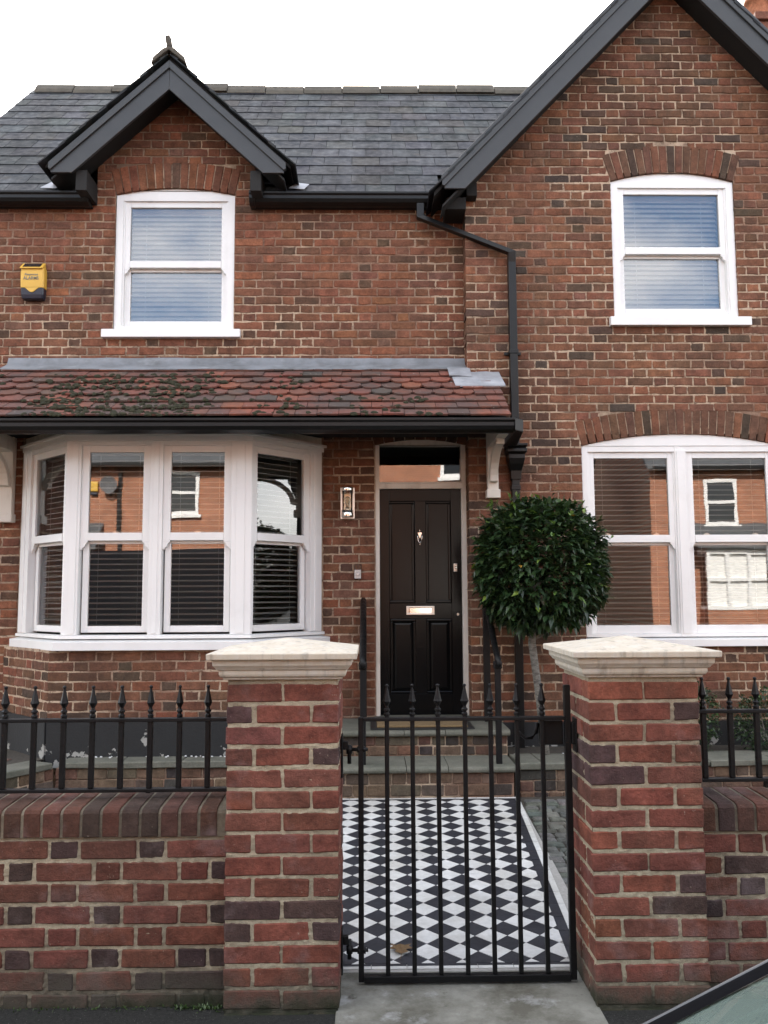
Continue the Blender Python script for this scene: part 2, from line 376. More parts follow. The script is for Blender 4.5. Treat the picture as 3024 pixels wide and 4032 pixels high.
# ---------------------------------------------------------------- brickwork
PAL_H = [(48, (.240, .100, .058)), (33, (.195, .088, .055)), (9, (.130, .074, .050)), (8, (.28, .112, .060)), (4, (.22, .115, .078))]
PAL_G = [(48, (.225, .098, .058)), (33, (.178, .088, .055)), (11, (.115, .072, .051)), (7, (.265, .114, .064)), (3, (.085, .061, .048))]
PAL_B = [(48, (.20, .088, .053)), (32, (.155, .079, .050)), (13, (.085, .057, .042)), (6, (.26, .095, .055))]
PAL_P = [(64, (.215, .074, .052)), (15, (.095, .055, .050)), (15, (.195, .075, .056)), (6, (.25, .086, .054))]
def brick_face(mb, F, u0, u1, z0, z1, dep, col, b=.005, jt=.0036):
    mb.F = F; mb.c = col; df = R.uniform(-.0022, .0022)
    n = 3 if u1 - u0 > .15 else 2
    out = [(u0 + (u1 - u0) * k / n, z0) for k in range(n)] + [(u1, z0)] + [(u1, (z0 + z1) / 2)] + \
          [(u1 - (u1 - u0) * k / n, z1) for k in range(n)] + [(u0, z1)] + [(u0, (z0 + z1) / 2)]
    out = [(u + R.uniform(-jt, jt), z + R.uniform(-jt, jt)) for u, z in out]
    cu, cz = (u0 + u1) / 2, (z0 + z1) / 2
    inn = [(u + (b if u < cu - .01 else -b if u > cu + .01 else 0), z + (b if z < cz - .005 else -b if z > cz + .005 else 0)) for u, z in out]
    i = mb.V([(u, df, z) for u, z in inn]); o = mb.V([(u, df + b * .8, z) for u, z in out]); k = mb.V([(u, dep, z) for u, z in out]); m = len(out)
    mb.face(i)
    for q in range(m):
        w = (q + 1) % m
        mb.face([o[q], o[w], i[w], i[q]]); mb.face([k[q], k[w], o[w], o[q]])
def sub(spans, a, b):
    r = []
    for x, y in spans:
        if b <= x or a >= y: r.append((x, y)); continue
        if a > x: r.append((x, a))
        if b < y: r.append((b, y))
    return r
HB = []                                     # every brick of the house: (frame, u0, u1, z0, z1, depth, colour)
def courses(F, z0, z1, gauge, spans_fn, pal, phase=0.0, joint=.0125, L=.225, corner_depth=None, cu0=None, mess=.006):
    k = 0; z = z0
    while z < z1 - .02:
        zc = z + gauge / 2
        for (a, b) in spans_fn(zc):
            if b - a < .03: continue
            unit = L * 1.5; off = phase + (unit / 2 if k % 2 else 0) + R.uniform(-.006, .006)
            js = []; n0 = int((a - off) / unit) - 1
            for q in range(n0, n0 + int((b - a) / unit) + 4):
                js += [off + q * unit, off + q * unit + L]
            cuts = [a] + [j + R.uniform(-mess, mess) for j in js if a + .05 < j < b - .05] + [b]
            for x, y in zip(cuts[:-1], cuts[1:]):
                xa = x + (joint / 2 if x != a else 0); yb = y - (joint / 2 if y != b else 0)
                d = corner_depth if (corner_depth and cu0 is not None and abs(x - cu0) < 1e-6) else .03
                HB.append((F, xa, yb, z + joint / 2 + R.uniform(-.001, .001), z + gauge - joint / 2 + R.uniform(-.001, .001), d, pick(pal)))
        z += gauge; k += 1
class Arch:                                 # a segmental brick arch over an opening
    def __init__(s, uc, w, spring, rise, ring, n):
        s.uc, s.n, s.ring = uc, n, ring
        s.r = w * w / (8 * rise) + rise / 2; s.zc = spring + rise - s.r; s.A = math.asin(min(.99, (w / 2) / s.r)); s.spring = spring
    def half(s, z):
        if z < s.spring - .02: return 0
        t = (s.r + s.ring) ** 2 - (z - s.zc) ** 2
        if t <= 0: return 0
        return min(math.sqrt(t), (z - s.zc) * math.tan(s.A)) + .006
    def curve(s, z0=None, m=14):
        return [(s.uc + s.r * math.sin(-s.A + 2 * s.A * k / m), s.zc + s.r * math.cos(-s.A + 2 * s.A * k / m)) for k in range(m + 1)]
    def bricks(s, F, pal, parent):
        for k in range(s.n):
            g = .0042 / s.r; a0 = -s.A + 2 * s.A * k / s.n + g; a1 = -s.A + 2 * s.A * (k + 1) / s.n - g
            mb = MB(F); mb.c = pick(pal); P = []
            for a, rr_ in ((a0, s.r), (a1, s.r), (a1, s.r + s.ring), (a0, s.r + s.ring)):
                P.append((s.uc + rr_ * math.sin(a) + R.uniform(-.0015, .0015), s.zc + rr_ * math.cos(a) + R.uniform(-.002, .002)))
            cx = sum(p[0] for p in P) / 4; cz = sum(p[1] for p in P) / 4; d0 = R.uniform(-.004, .001)
            I = mb.V([(p[0] + (cx - p[0]) * .10, d0, p[1] + (cz - p[1]) * .03) for p in P]); O = mb.V([(p[0], d0 + .004, p[1]) for p in P]); K = mb.V([(p[0], .10, p[1]) for p in P])
            mb.face(I)
            for q in range(4):
                w = (q + 1) % 4; mb.face([O[q], O[w], I[w], I[q]]); mb.face([K[q], K[w], O[w], O[q]])
            mb.build('arch_brick', M['brick'], parent)
from mathutils import noise as mnoise
def ragged(u, z, s=0.0):                    # how far the mortar stands out here: smeared over an arris or raked back
    return .0042 * mnoise.noise(Vector((u * 47 + s, z * 61, s))) + .0026 * mnoise.noise(Vector((u * 11, z * 13 + s, 3.1)))
def split(a, b, c):
    n = max(1, round((b - a) / c)); return [a + (b - a) * k / n for k in range(n)]
def sheet(mb, F, u0, u1, z0, z1, holes, d=.005, cell=.013):
    mb.F = F
    us = sorted({u0, u1, *[h[0] for h in holes], *[h[1] for h in holes]}); zs = sorted({z0, z1, *[h[2] for h in holes], *[h[3] for h in holes]})
    us = [u for u in us if u0 <= u <= u1]; zs = [z for z in zs if z0 <= z <= z1]
    us = [q for a, b in zip(us[:-1], us[1:]) for q in split(a, b, cell)] + [u1]; zs = [q for a, b in zip(zs[:-1], zs[1:]) for q in split(a, b, cell)] + [z1]
    ids = [mb.V([(u, d + ragged(u, z), z) for u in us]) for z in zs]
    for j in range(len(zs) - 1):
        zc = (zs[j] + zs[j + 1]) / 2
        hh = [h for h in holes if h[2] < zc < h[3]]
        for i in range(len(us) - 1):
            uc = (us[i] + us[i + 1]) / 2
            if any(h[0] < uc < h[1] for h in hh): continue
            mb.face([ids[j][i], ids[j][i + 1], ids[j + 1][i + 1], ids[j + 1][i]])
house = thing('brick_house', (0, YM, 0), 'red brown brick house with two gables, black front door and white sash windows', 'house')
FM, FG = Fr(0, YM), Fr(0, YG)
A_UL = Arch(-1.715, 1.05, 5.125, .062, .235, 15)
A_UR = Arch(2.657, 1.08, 5.172, .082, .245, 17)
A_LR = Arch(2.645, 1.70, 2.825, .10, .215, 25)
A_DR = Arch(.440, .80, 2.865, .05, .215, 9)
DX, DW = -1.71, .70                         # wall dormer centre and half width
GX = 2.65
def dormer_top(z): return max(0, min(DW, (6.05 - z) / .928))
def main_spans(z):
    if z < 5.03: s = [(-3.88, .835)]
    else:
        h = dormer_top(z); s = [(DX - h, DX + h)] if h > .03 else []
    if 3.02 < z < 3.40: return []
    if z < 3.02: s = sub(s, -2.98, -.40)
    if 3.87 < z < 5.16: s = sub(s, -2.245, -1.185)
    h = A_UL.half(z)
    if h: s = sub(s, A_UL.uc - h, A_UL.uc + h)
    if .5 < z < 2.90: s = sub(s, .04, .84)
    h = A_DR.half(z)
    if h: s = sub(s, A_DR.uc - h, .84)
    return s
def gable_spans(z):
    lim = (6.98 - z) / 1.055
    s = [(max(.835, GX - lim), min(4.47, GX + lim))] if lim > .03 else []
    if 3.93 < z < 5.20: s = sub(s, 2.115, 3.198)
    h = A_UR.half(z)
    if h: s = sub(s, A_UR.uc - h, A_UR.uc + h)
    if 1.14 < z < 2.84: s = sub(s, 1.795, 3.495)
    h = A_LR.half(z)
    if h: s = sub(s, A_LR.uc - h, A_LR.uc + h)
    return s
courses(FM, .03, 6.05, .0757, main_spans, PAL_H, .02)
courses(FG, .02, 7.0, .0755, gable_spans, PAL_G, .86, corner_depth=.185, cu0=.835)
# bay base, three faces
BX0, BX1, BY = -2.475, -.885, 6.665
FB0 = Fr(BX0 - .60, 7.27, math.atan2(BY - 7.27, .60)); LB = math.hypot(.60, 7.27 - BY)
FBF = Fr(0, BY); FB1 = Fr(BX1, BY, math.atan2(7.27 - BY, .60))
courses(FB0, .62, 1.165, .0757, lambda z: [(0, LB)], PAL_B, .05)
courses(FBF, .62, 1.165, .0757, lambda z: [(BX0, BX1)], PAL_B, .03)
courses(FB1, .62, 1.165, .0757, lambda z: [(0, LB)], PAL_B, .08)

mb = MB(); UL, UR, LR = (-2.24, -1.19, 3.895, 5.185), (2.115, 3.198, 3.95, 5.25), (1.795, 3.495, 1.14, 2.925)
sheet(mb, FM, -3.88, .84, 0, 5.05, [UL, (-2.93, -.45, 1.2, 2.86), (.05, .83, .5, 2.91)])
mb.poly([(DX - DW, .005, 5.05), (UL[0], .008, 5.05), (UL[0], .008, 5.185), (DX - DW, .005, 5.185)]); mb.poly([(UL[1], .008, 5.05), (DX + DW, .008, 5.05), (DX + DW, .008, 5.185), (UL[1], .008, 5.185)])
mb.poly([(DX - DW, .005, 5.185), (DX + DW, .008, 5.185), (DX + DW, .008, 5.38), (DX, .008, 6.05), (DX - DW, .005, 5.38)])
sheet(mb, FG, .836, 4.468, 0, 5.26, [UR, LR])
mb.poly([(.836, .008, 5.26), (4.468, .008, 5.26), (GX, .008, 7.05)])
mb.F = W; mb.poly([(.843, YG + .008, 0), (.843, YG + .008, 5.2), (.843, YM + .05, 5.2), (.843, YM + .05, 0)])
mb.poly([(4.47, YG, 0), (4.47, 13, 0), (4.47, 13, 5.1), (4.47, YG, 5.1)]); mb.poly([(-3.88, YM, 0), (-3.88, YM, 5.0), (-3.88, 12.4, 5.0), (-3.88, 12.4, 0)])
mb.poly([(-3.88, YM, 5.0), (-3.88, 9.72, 7.6), (-3.88, 12.4, 5.0)]); mb.poly([(-3.88, 12.4, 0), (-3.88, 12.4, 5.0), (4.47, 12.4, 5.0), (4.47, 12.4, 0)])
sheet(mb, FB0, 0, LB, .3, 1.165, []); sheet(mb, FBF, BX0, BX1, .3, 1.165, []); sheet(mb, FB1, 0, LB, .3, 1.165, [])
wall = mb.build('wall', M['mortar'], house)
def show_size(b):
    F, u0, u1, z0, z1, d, c = b; x, y, z = F((u0 + u1) / 2, 0, (z0 + z1) / 2); p = Vector((x, y, z - 1.57)); dp = p.dot(fw)
    px, py = p.dot(rr) / dp, p.dot(uu) / dp
    vis = abs(px) < .44 and abs(py) < .59 and not (z < .62 and True)
    if F is FBF and x > -1.25: vis = False
    if F is FG and z < 1.75 and .8 < x < 2.6: vis = False
    return (u1 - u0) * (z1 - z0) / dp ** 2 if vis else 0
HB.sort(key=show_size, reverse=True)
for b in HB[:300]:
    mb = MB(); brick_face(mb, b[0], *b[1:]); mb.build('brick', M['brick'], wall)
mb = MB()
for b in HB[300:]: brick_face(mb, b[0], *b[1:])
mb.build('bricks', M['brick'], wall, kind='stuff')
for A, F, pal in ((A_UL, FM, PAL_H), (A_UR, FG, PAL_B), (A_LR, FG, PAL_B), (A_DR, FM, PAL_B)): A.bricks(F, pal, wall)
mb = MB(Fr(0, 0))                            # black painted render round the foot of the bay
for F, a, b in ((FB0, 0, LB), (FBF, BX0 + .006, BX1 - .006), (FB1, 0, LB)):
    mb.F = F; mb.box(a, b, -.014, .005, .28, .632)
mb.build('plinth', M['plinth'], house)
mb = MB(FG); mb.box(.90, 4.47, -.012, .005, .20, .53); mb.build('plinth', M['plinth'], house)

# rooms behind the windows, so that no daylight comes through the house
mb = MB()
def room(x0, x1, y0, y1, z0, z1):
    for q in ([(x0, y1, z0), (x0, y1, z1), (x1, y1, z1), (x1, y1, z0)], [(x0, y0, z0), (x0, y0, z1), (x0, y1, z1), (x0, y1, z0)], [(x1, y0, z0), (x1, y1, z0), (x1, y1, z1), (x1, y0, z1)],
              [(x0, y0, z0), (x0, y1, z0), (x1, y1, z0), (x1, y0, z0)], [(x0, y0, z1), (x1, y0, z1), (x1, y1, z1), (x0, y1, z1)]): mb.poly(q)
room(-3.2, -.2, YM + .02, 11, .6, 3.0); room(.0, .88, YM + .12, 11, .55, 3.0); room(1.2, 4.2, YG + .02, 11, .6, 3.0)
room(-3.2, .3, YM + .02, 11, 3.3, 5.165); room(1.3, 4.2, YG + .02, 11, 3.3, 5.25)
mb.build('room_walls', M['room'], house)
# ---------------------------------------------------------------- sash windows
def sash_window(name, F, u0, u1, z0, z1, zm, parent, arch=None, jamb=.062, st=.060, sillbox=None, d0=.02, frame=True, top=.05, bot=.065, horns=True):
    """u0..u1, z0..z1 is the outer frame; zm the middle of the meeting rail."""
    if frame:
        mb = MB(F); mb.box(u0, u0 + jamb, d0, d0 + .11, z0, z1); mb.box(u1 - jamb, u1, d0, d0 + .11, z0, z1)
        mb.box(u0 + jamb, u1 - jamb, d0 + .002, d0 + .11, z1 - top, z1); mb.box(u0 + jamb, u1 - jamb, d0 + .002, d0 + .11, z0, z0 + .028)
        for a, b in ((u0 + jamb, u0 + jamb + .014), (u1 - jamb - .014, u1 - jamb)): mb.box(a, b, d0 + .012, d0 + .10, z0 + .028, z1 - top)
        if arch:
            cv = arch.curve(); cv = [(min(max(u, u0), u1), z) for u, z in cv]
            mb.prism([(u0, z1 + .001)] + [(u1, z1 + .001)] + cv[::-1], 'y', d0 + .006, d0 + .10)
        win = mb.build(name, M['white'], parent, .003)
    else: win = parent
    a, b = u0 + jamb, u1 - jamb; dz = .0375
    e = d0 + .022
    mb = MB(F); mb.box(a, a + st, e, e + .036, zm - dz, z1 - top); mb.box(b - st, b, e, e + .036, zm - dz, z1 - top)
    mb.box(a + st, b - st, e + .001, e + .036, z1 - top - .052, z1 - top); mb.box(a + st, b - st, e - .006, e + .036, zm - dz + .012, zm + dz)
    if horns:
        for s_, q in ((1, a), (-1, b)):
            prof = [(0, 0), (st * .95, 0), (st * .95, -.014), (st * .72, -.026), (st * .62, -.045), (st * .30, -.058), (st * .25, -.072), (0, -.072)]
            P = [(q + s_ * x, zm - dz + .013 + z) for x, z in prof]
            mb.prism(P if s_ < 0 else P[::-1], 'y', e + .001, e + .030)
    mb.build('upper_sash', M['white'], win, .0035)
    f = e + .040
    mb = MB(F); mb.box(a + .012, a + st, f, f + .036, z0 + .028, zm + .02); mb.box(b - st, b - .012, f, f + .036, z0 + .028, zm + .02)
    mb.box(a + st, b - st, f + .001, f + .036, z0 + .028, z0 + bot + .03); mb.box(a + st, b - st, f + .001, f + .036, zm - dz - .012, zm + .02)
    mb.build('lower_sash', M['white'], win, .0035)
    mb = MB(F); mb.poly([(a + st - .004, e + .02, zm + dz - .004), (b - st + .004, e + .02, zm + dz - .004), (b - st + .004, e + .02, z1 - top - .048), (a + st - .004, e + .02, z1 - top - .048)]); mb.build('pane', M['glass'], win)
    mb = MB(F); mb.poly([(a + st - .004, f + .02, z0 + bot + .026), (b - st + .004, f + .02, z0 + bot + .026), (b - st + .004, f + .02, zm - dz - .008), (a + st - .004, f + .02, zm - dz - .008)]); mb.build('pane', M['glass'], win)
    for t_ in ((.5,) if b - a < .62 else (.22, .78)):
        u = a + (b - a) * t_
        mb = MB(F); mb.prism([(u - .028, zm + dz), (u + .028, zm + dz), (u + .020, zm + dz + .012), (u + .006, zm + dz + .018), (u - .018, zm + dz + .012)], 'y', e + .022, e + .034)
        mb.build('catch', M['nickel'], win)
    if sillbox:
        x0, x1, s0, s1, pr_ = sillbox
        mb = MB(F); mb.prism([(.10, s1), (.10, s0), (-pr_, s0), (-pr_, s1 - .014)], 'x', x0, x1); mb.build('sill', M['white'], win, .004)
    return win
def blind(F, u0, u1, z0, z1, d, label, tilt=0.0, gap=.044, sw=.05):
    mid = F((u0 + u1) / 2, d, z0)
    bl = thing('venetian_blind', mid, label, 'blind', 'white venetian blinds behind the windows')
    ca, sa = math.cos(tilt), math.sin(tilt); n = int((z1 - z0 - .05) / gap)
    me = None
    for k in range(n):
        z = z1 - .05 - k * gap
        if me is None:
            mb = MB(F); h = sw / 2; pts = [(-h * ca, -h * sa - .0), (0, .004), (h * ca, h * sa)]
            i = mb.V([(u0, d + p[0], z + p[1]) for p in pts]); j = mb.V([(u1, d + p[0], z + p[1]) for p in pts])
            i2 = mb.V([(u0, d + p[0], z + p[1] - .0036) for p in pts]); j2 = mb.V([(u1, d + p[0], z + p[1] - .0036) for p in pts])
            for q in (0, 1): mb.face([i[q], j[q], j[q + 1], i[q + 1]]); mb.face([i2[q + 1], j2[q + 1], j2[q], i2[q]])
            mb.face([i2[0], j2[0], j[0], i[0]]); mb.face([i[2], j[2], j2[2], i2[2]])
            o = mb.build('slat', M['slat'], bl); me = o.data; zz = z
        else:
            o = bpy.data.objects.new('slat', me); C.objects.link(o); parent_to(o, bl); o.location = (0, 0, z - zz + R.uniform(-.0012, .0012))
    mb = MB(F); mb.box(u0, u1, d - .03, d + .03, z1 - .045, z1); mb.build('head_rail', M['slat'], bl)
    for t_ in (.16, .84):
        u = u0 + (u1 - u0) * t_
        mb = MB(F); mb.box(u - .0012, u + .0012, d - .027, d - .0255, z0, z1 - .04); mb.build('ladder_cord', M['slat'], bl)
    return bl
sash_window('window', FM, *UL[:2], 3.90, 5.125, 4.492, house, A_UL, sillbox=(-2.326, -1.124, 3.813, 3.898, .05))
blind(FM, -2.13, -1.30, 3.95, 5.06, .155, 'white venetian blind in the upstairs window under the small left gable', .85)
sash_window('window', FG, *UR[:2], 3.955, 5.172, 4.55, house, A_UR, sillbox=(2.068, 3.283, 3.862, 3.952, .05))
blind(FG, 2.22, 3.09, 4.0, 5.11, .155, 'white venetian blind in the upstairs window of the large right gable', .85)
# ground floor right: a pair of sashes under one arch
wr = sash_window('window', FG, 1.80, 2.645, 1.215, 2.825, 2.03, house, None, jamb=.05, st=.057)
sash_window('window', FG, 2.645, 3.49, 1.215, 2.825, 2.03, wr, None, jamb=.05, st=.057, frame=False)
mb = MB(FG); mb.box(2.645, 2.695, .0225, .13, 1.243, 2.7745); mb.box(3.44, 3.49, .02, .13, 1.215, 2.825); mb.box(2.646, 3.44, .022, .13, 2.775, 2.825); mb.box(2.645, 3.44, .022, .13, 1.215, 1.243)
mb.box(2.610, 2.680, .012, .10, 1.243, 2.79); mb.build('mullion', M['white'], wr, .003)
mb = MB(FG); mb.prism([(1.80, 2.826), (3.49, 2.826)] + A_LR.curve()[::-1], 'y', .016, .11); mb.build('arched_head', M['white'], wr, .003)
mb = MB(FG); mb.prism([(.10, 1.214), (.10, 1.138), (-.05, 1.138), (-.05, 1.198)], 'x', 1.74, 3.55); mb.build('sill', M['white'], wr, .004)
blind(FG, 1.89, 2.56, 1.27, 2.78, .16, 'white venetian blind in the left half of the wide downstairs window', .20)
blind(FG, 2.73, 3.40, 1.27, 2.78, .16, 'white venetian blind in the right half of the wide downstairs window', .20)

# ---------------------------------------------------------------- bay window
CX0, CX1, CYF = -2.395, -.935, 6.70
aR = math.atan2(7.25 - CYF, .525); LS = math.hypot(.525, 7.25 - CYF)
FBL = Fr(CX0 - .565, 7.25, math.atan2(CYF - 7.25, .565)); LSL = math.hypot(.565, 7.25 - CYF)
FBR = Fr(CX1, CYF, aR); FBC = Fr(0, CYF)
mb = MB(FBC)
for a, b in ((-2.395, -2.28), (-1.735, -1.635), (-1.095, -.935)): mb.box(a, b, .0, .10, 1.275, 2.80)
mb.box(-2.28, -1.095, .004, .10, 2.765, 2.80); mb.box(-1.705, -1.665, -.008, .05, 1.285, 2.775)
mb.box(-2.35, -2.30, -.008, .05, 1.285, 2.775); mb.box(-1.055, -.985, -.008, .05, 1.285, 2.775)
mb.F = FBR; mb.box(.0, .018, .0, .10, 1.275, 2.80); mb.box(.635, LS, .0, .10, 1.275, 2.80); mb.box(.018, .635, .004, .10, 2.765, 2.80); mb.box(.675, .72, -.008, .05, 1.285, 2.775)
mb.F = FBL; mb.box(LSL - .018, LSL, .0, .10, 1.275, 2.80); mb.box(0, LSL - .635, .0, .10, 1.275, 2.80); mb.box(LSL - .635, LSL - .018, .004, .10, 2.765, 2.80); mb.box(.05, .09, -.008, .05, 1.285, 2.775)
bay = mb.build('bay_window', M['white'], house, .003)
def ring(off, x_end=0.0):
    k = off * .42
    return [(CX0 - .565 - off * .72 - k * .3, 7.27), (CX0 - k, CYF - off), (CX1 + k, CYF - off), (CX1 + .525 + off * .72 + k * .3, 7.27)]
def band(o0, o1, z0, z1, name, slope=0.0, bev=.003, m='white'):
    mb = MB(); a, b = ring(o0), ring(o1)
    ib = mb.V([(x, y, z0) for x, y in b]); it = mb.V([(x, y, z1 - slope) for x, y in b]); jb = mb.V([(x, y, z0) for x, y in a]); jt = mb.V([(x, y, z1) for x, y in a])
    for q in range(3):
        mb.face([ib[q], ib[q + 1], it[q + 1], it[q]]); mb.face([it[q], it[q + 1], jt[q + 1], jt[q]]); mb.face([jb[q], jb[q + 1], ib[q + 1], ib[q]])
    for q, fl in ((0, 0), (3, 1)):
        fq = [jb[q], ib[q], it[q], jt[q]]; mb.face(fq[::-1] if fl else fq)
    return mb.build(name, M[m], bay, bev)
band(-.03, .030, 1.246, 1.276, 'bottom_rail', .006); band(-.05, .085, 1.160, 1.245, 'sill', .02); band(-.03, .020, 2.801, 2.838, 'head'); band(-.03, .050, 2.839, 2.862, 'cornice'); band(-.06, -.005, 2.8625, 2.925, 'head_board', 0, .003, 'cream')
BS = dict(frame=False, jamb=.0, st=.060, top=.035, bot=.05)
for F, a, b, n in ((FBC, -2.28, -1.735, 'left front'), (FBC, -1.635, -1.095, 'right front'), (FBR, .018, .635, 'right angled'), (FBL, LSL - .635, LSL - .018, 'left angled')):
    sash_window('sash', F, a, b, 1.262, 2.80, 2.035, bay, d0=.0, **BS)
    blind(F, a + .04, b - .04, 1.30, 2.76, .15, 'white venetian blind in the %s light of the bay window' % n, .20)
# ---------------------------------------------------------------- slate roofs
PAL_S = [(50, (.027, .030, .034)), (30, (.022, .025, .029)), (13, (.038, .042, .047)), (7, (.033, .031, .029))]
EY, EZ = 7.19, 5.085; SP = rad(45); RY = 9.72; RZ = EZ + (RY - EY)
cs, sn = math.cos(SP), math.sin(SP)
mb = MB(); mb.poly([(-4.0, EY, EZ - .03), (-2.43, EY, EZ - .03), (-2.43, YM + .02, EZ + .08), (-1.0, YM + .02, EZ + .08), (-1.0, EY, EZ - .03), (.83, EY, EZ - .03), (.83, 7.38, EZ + .16), (GX, 9.30, EZ + 2.08), (GX, RY, RZ - .03), (-4.0, RY, RZ - .03)]); mb.poly([(-4.0, RY, RZ - .03), (4.6, RY, RZ - .03), (4.6, 12.5, EZ - .1), (-4.0, 12.5, EZ - .1)])
# gable and dormer roof decks
def deck(cx, zr, sl, half, y0, y1, th):
    for s_ in (-1, 1):
        a = [(cx, zr), (cx + s_ * half, zr - half * sl), (cx + s_ * half, zr - half * sl - th), (cx, zr - th)]
        mb.prism(a if s_ < 0 else a[::-1], 'y', y0, y1)
deck(GX, 7.165, 1.055, 2.10, 6.86, 11.9, .035); deck(DX, 6.20, .928, 1.04, 6.97, 8.35, .03)
roof = mb.build('roof', M['soffit'], house)
def slate(mb, x0, x1, s0, s1, col, tilt=.0):
    mb.c = col; a, b = .010 + R.uniform(0, .003), .003; e = R.uniform(-.006, .006); t = .0045
    P = []
    for n_ in (t, 0):
        for x, s, n0, ds in ((x0, s0, a, e), (x1, s0, a, -e * .4), (x1, s1, b, 0), (x0, s1, b, 0)):
            n = n0 + n_; P.append((x, EY + (s + ds) * cs - n * sn, EZ + (s + ds) * sn + n * cs))
    i = mb.V(P)
    for q in ((0, 1, 2, 3), (7, 6, 5, 4), (4, 5, 1, 0), (5, 6, 2, 1), (6, 7, 3, 2), (7, 4, 0, 3)): mb.face([i[k] for k in q])
SL = []; L = (RY - EY) / cs; g = .262; row = 0; s = -.03
while s < L - .05:
    w = .265; x = -4.0 - (w / 2 if row % 2 else 0)
    while x < 2.6:
        z = EZ + (s + .1) * sn; xc = x + w / 2
        hid = (z < 6.1 and abs(xc - DX) < (6.02 - z) / .928 - .10) or xc > GX - (7.2 - z) / 1.055 + .16 or (s < .25 and x + w > .82)
        if not hid: SL.append((max(x, -4.0), x + w - .005, s, min(s + g * 1.35, L - .02), jit(pick(PAL_S), .1)))
        x += w
    s += g; row += 1
SL.sort(key=lambda q: q[2])
for q in SL[:300]:
    mb = MB(); slate(mb, *q); mb.build('slate', M['slate'], roof)
mb = MB()
for q in SL[300:]: slate(mb, *q)
for cx, zr, sl, half, y0, y1 in ((GX, 7.168, 1.055, 2.13, 6.81, 11.9), (DX, 6.203, .928, 1.075, 6.91, 8.3)):
    ln = half * math.hypot(1, sl)
    for s_ in (-1, 1):
        k = 0; t = 0
        while t < ln - .03:
            y = y0
            while y < y1:
                mb.c = pick(PAL_S); w = .25 * (1 if k % 2 == 0 or y > y0 else .5); h = 1 / math.hypot(1, sl)
                def P(tt, yy, n): return (cx + s_ * (half - tt * h + n * sl * h), yy, zr - sl * (half - tt * h) + n * h)
                t1 = min(t + .30, ln - .01)
                i = mb.V([P(t, y, .022), P(t, y + w - .005, .022), P(t1, y + w - .005, .008), P(t1, y, .008), P(t, y, .012), P(t, y + w - .005, .012), P(t1, y + w - .005, .0), P(t1, y, .0)])
                for q in ((0, 1, 2, 3), (7, 6, 5, 4), (4, 5, 1, 0), (5, 6, 2, 1), (6, 7, 3, 2), (7, 4, 0, 3)): mb.face([i[z_] for z_ in q])
                y += w
            t += .23; k += 1
mb.build('slates', M['slate'], roof, kind='stuff')
# ridge tiles
mb = MB(); mb.prism([(RY - .12, RZ - .10), (RY, RZ + .045), (RY + .12, RZ - .10)], 'x', -3.94, 2.6); mb.build('ridge_bedding', M['ridge'], roof)
x = -3.95
while x < 2.6:
    mb = MB(); dz = R.uniform(-.012, .008) + .012 * math.sin(x * 2.1); n = 7
    for e, (a, b) in enumerate(((0, .445), )):
        pr_ = [(RY - .14, RZ - .10), (RY - .12, RZ - .045), (RY - .055, RZ + .045), (RY, RZ + .075), (RY + .055, RZ + .045), (RY + .12, RZ - .045), (RY + .14, RZ - .10)]
        mb.prism([(p[0], p[1] + dz) for p in pr_], 'x', x, x + .448)
    mb.build('ridge_tile', M['ridge'], roof, .008); x += .455
# dormer ridge and finial
for y0, y1 in ((6.90, 7.30), (7.31, 7.72), (7.73, 8.2)):
    mb = MB(); q = [(DX - .15, 6.115), (DX - .135, 6.17), (DX - .05, 6.25), (DX, 6.268), (DX + .05, 6.25), (DX + .135, 6.17), (DX + .15, 6.115), (DX, 6.24)]
    mb.prism(q, 'y', y0, y1); mb.build('ridge_tile', M['ridge'], roof, .006)
mb = MB(); mb.smooth = True
mb.tube([(DX, 6.955, 6.25), (DX - .004, 6.935, 6.30), (DX - .012, 6.925, 6.35), (DX - .016, 6.915, 6.372)], [.036, .026, .027, .020], 9); mb.build('finial', M['ridge'], roof)
# bargeboards
def barge(cx, y, pts_board, strip, name):
    for s_ in (-1, 1):
        f = (lambda P: [(cx - (cx - x) * (1 if s_ < 0 else -1), z) for x, z in (P if s_ < 0 else P[::-1])])
        mb = MB(); mb.prism(f(pts_board), 'y', y, y + .028); o = mb.build('bargeboard', M['barge'], roof, .004)
        mb = MB(); mb.prism(f(strip), 'y', y - .018, y + .026); mb.build('capping_strip', M['barge'], o, .004)
sl = 1.055
barge(GX, 6.835, [(.641, 4.968), (.81, 4.968), (GX, 4.968 + (GX - .81) * sl), (GX, 5.00 + (GX - .627) * sl), (.627, 5.0)],
      [(.617, 4.99), (.635, 4.985), (GX, 4.985 + (GX - .635) * sl), (GX, 5.075 + (GX - .610) * sl), (.610, 5.075)], 'gable')
sl = .928
barge(DX, 6.945, [(-2.697, 5.155), (-2.519, 5.155), (DX, 5.906), (DX, 6.108), (-2.697, 5.193)],
      [(-2.715, 5.185), (-2.697, 5.175), (DX, 5.175 + (DX + 2.697) * sl), (DX, 5.245 + (DX + 2.697) * sl), (-2.715, 5.24)], 'dormer')
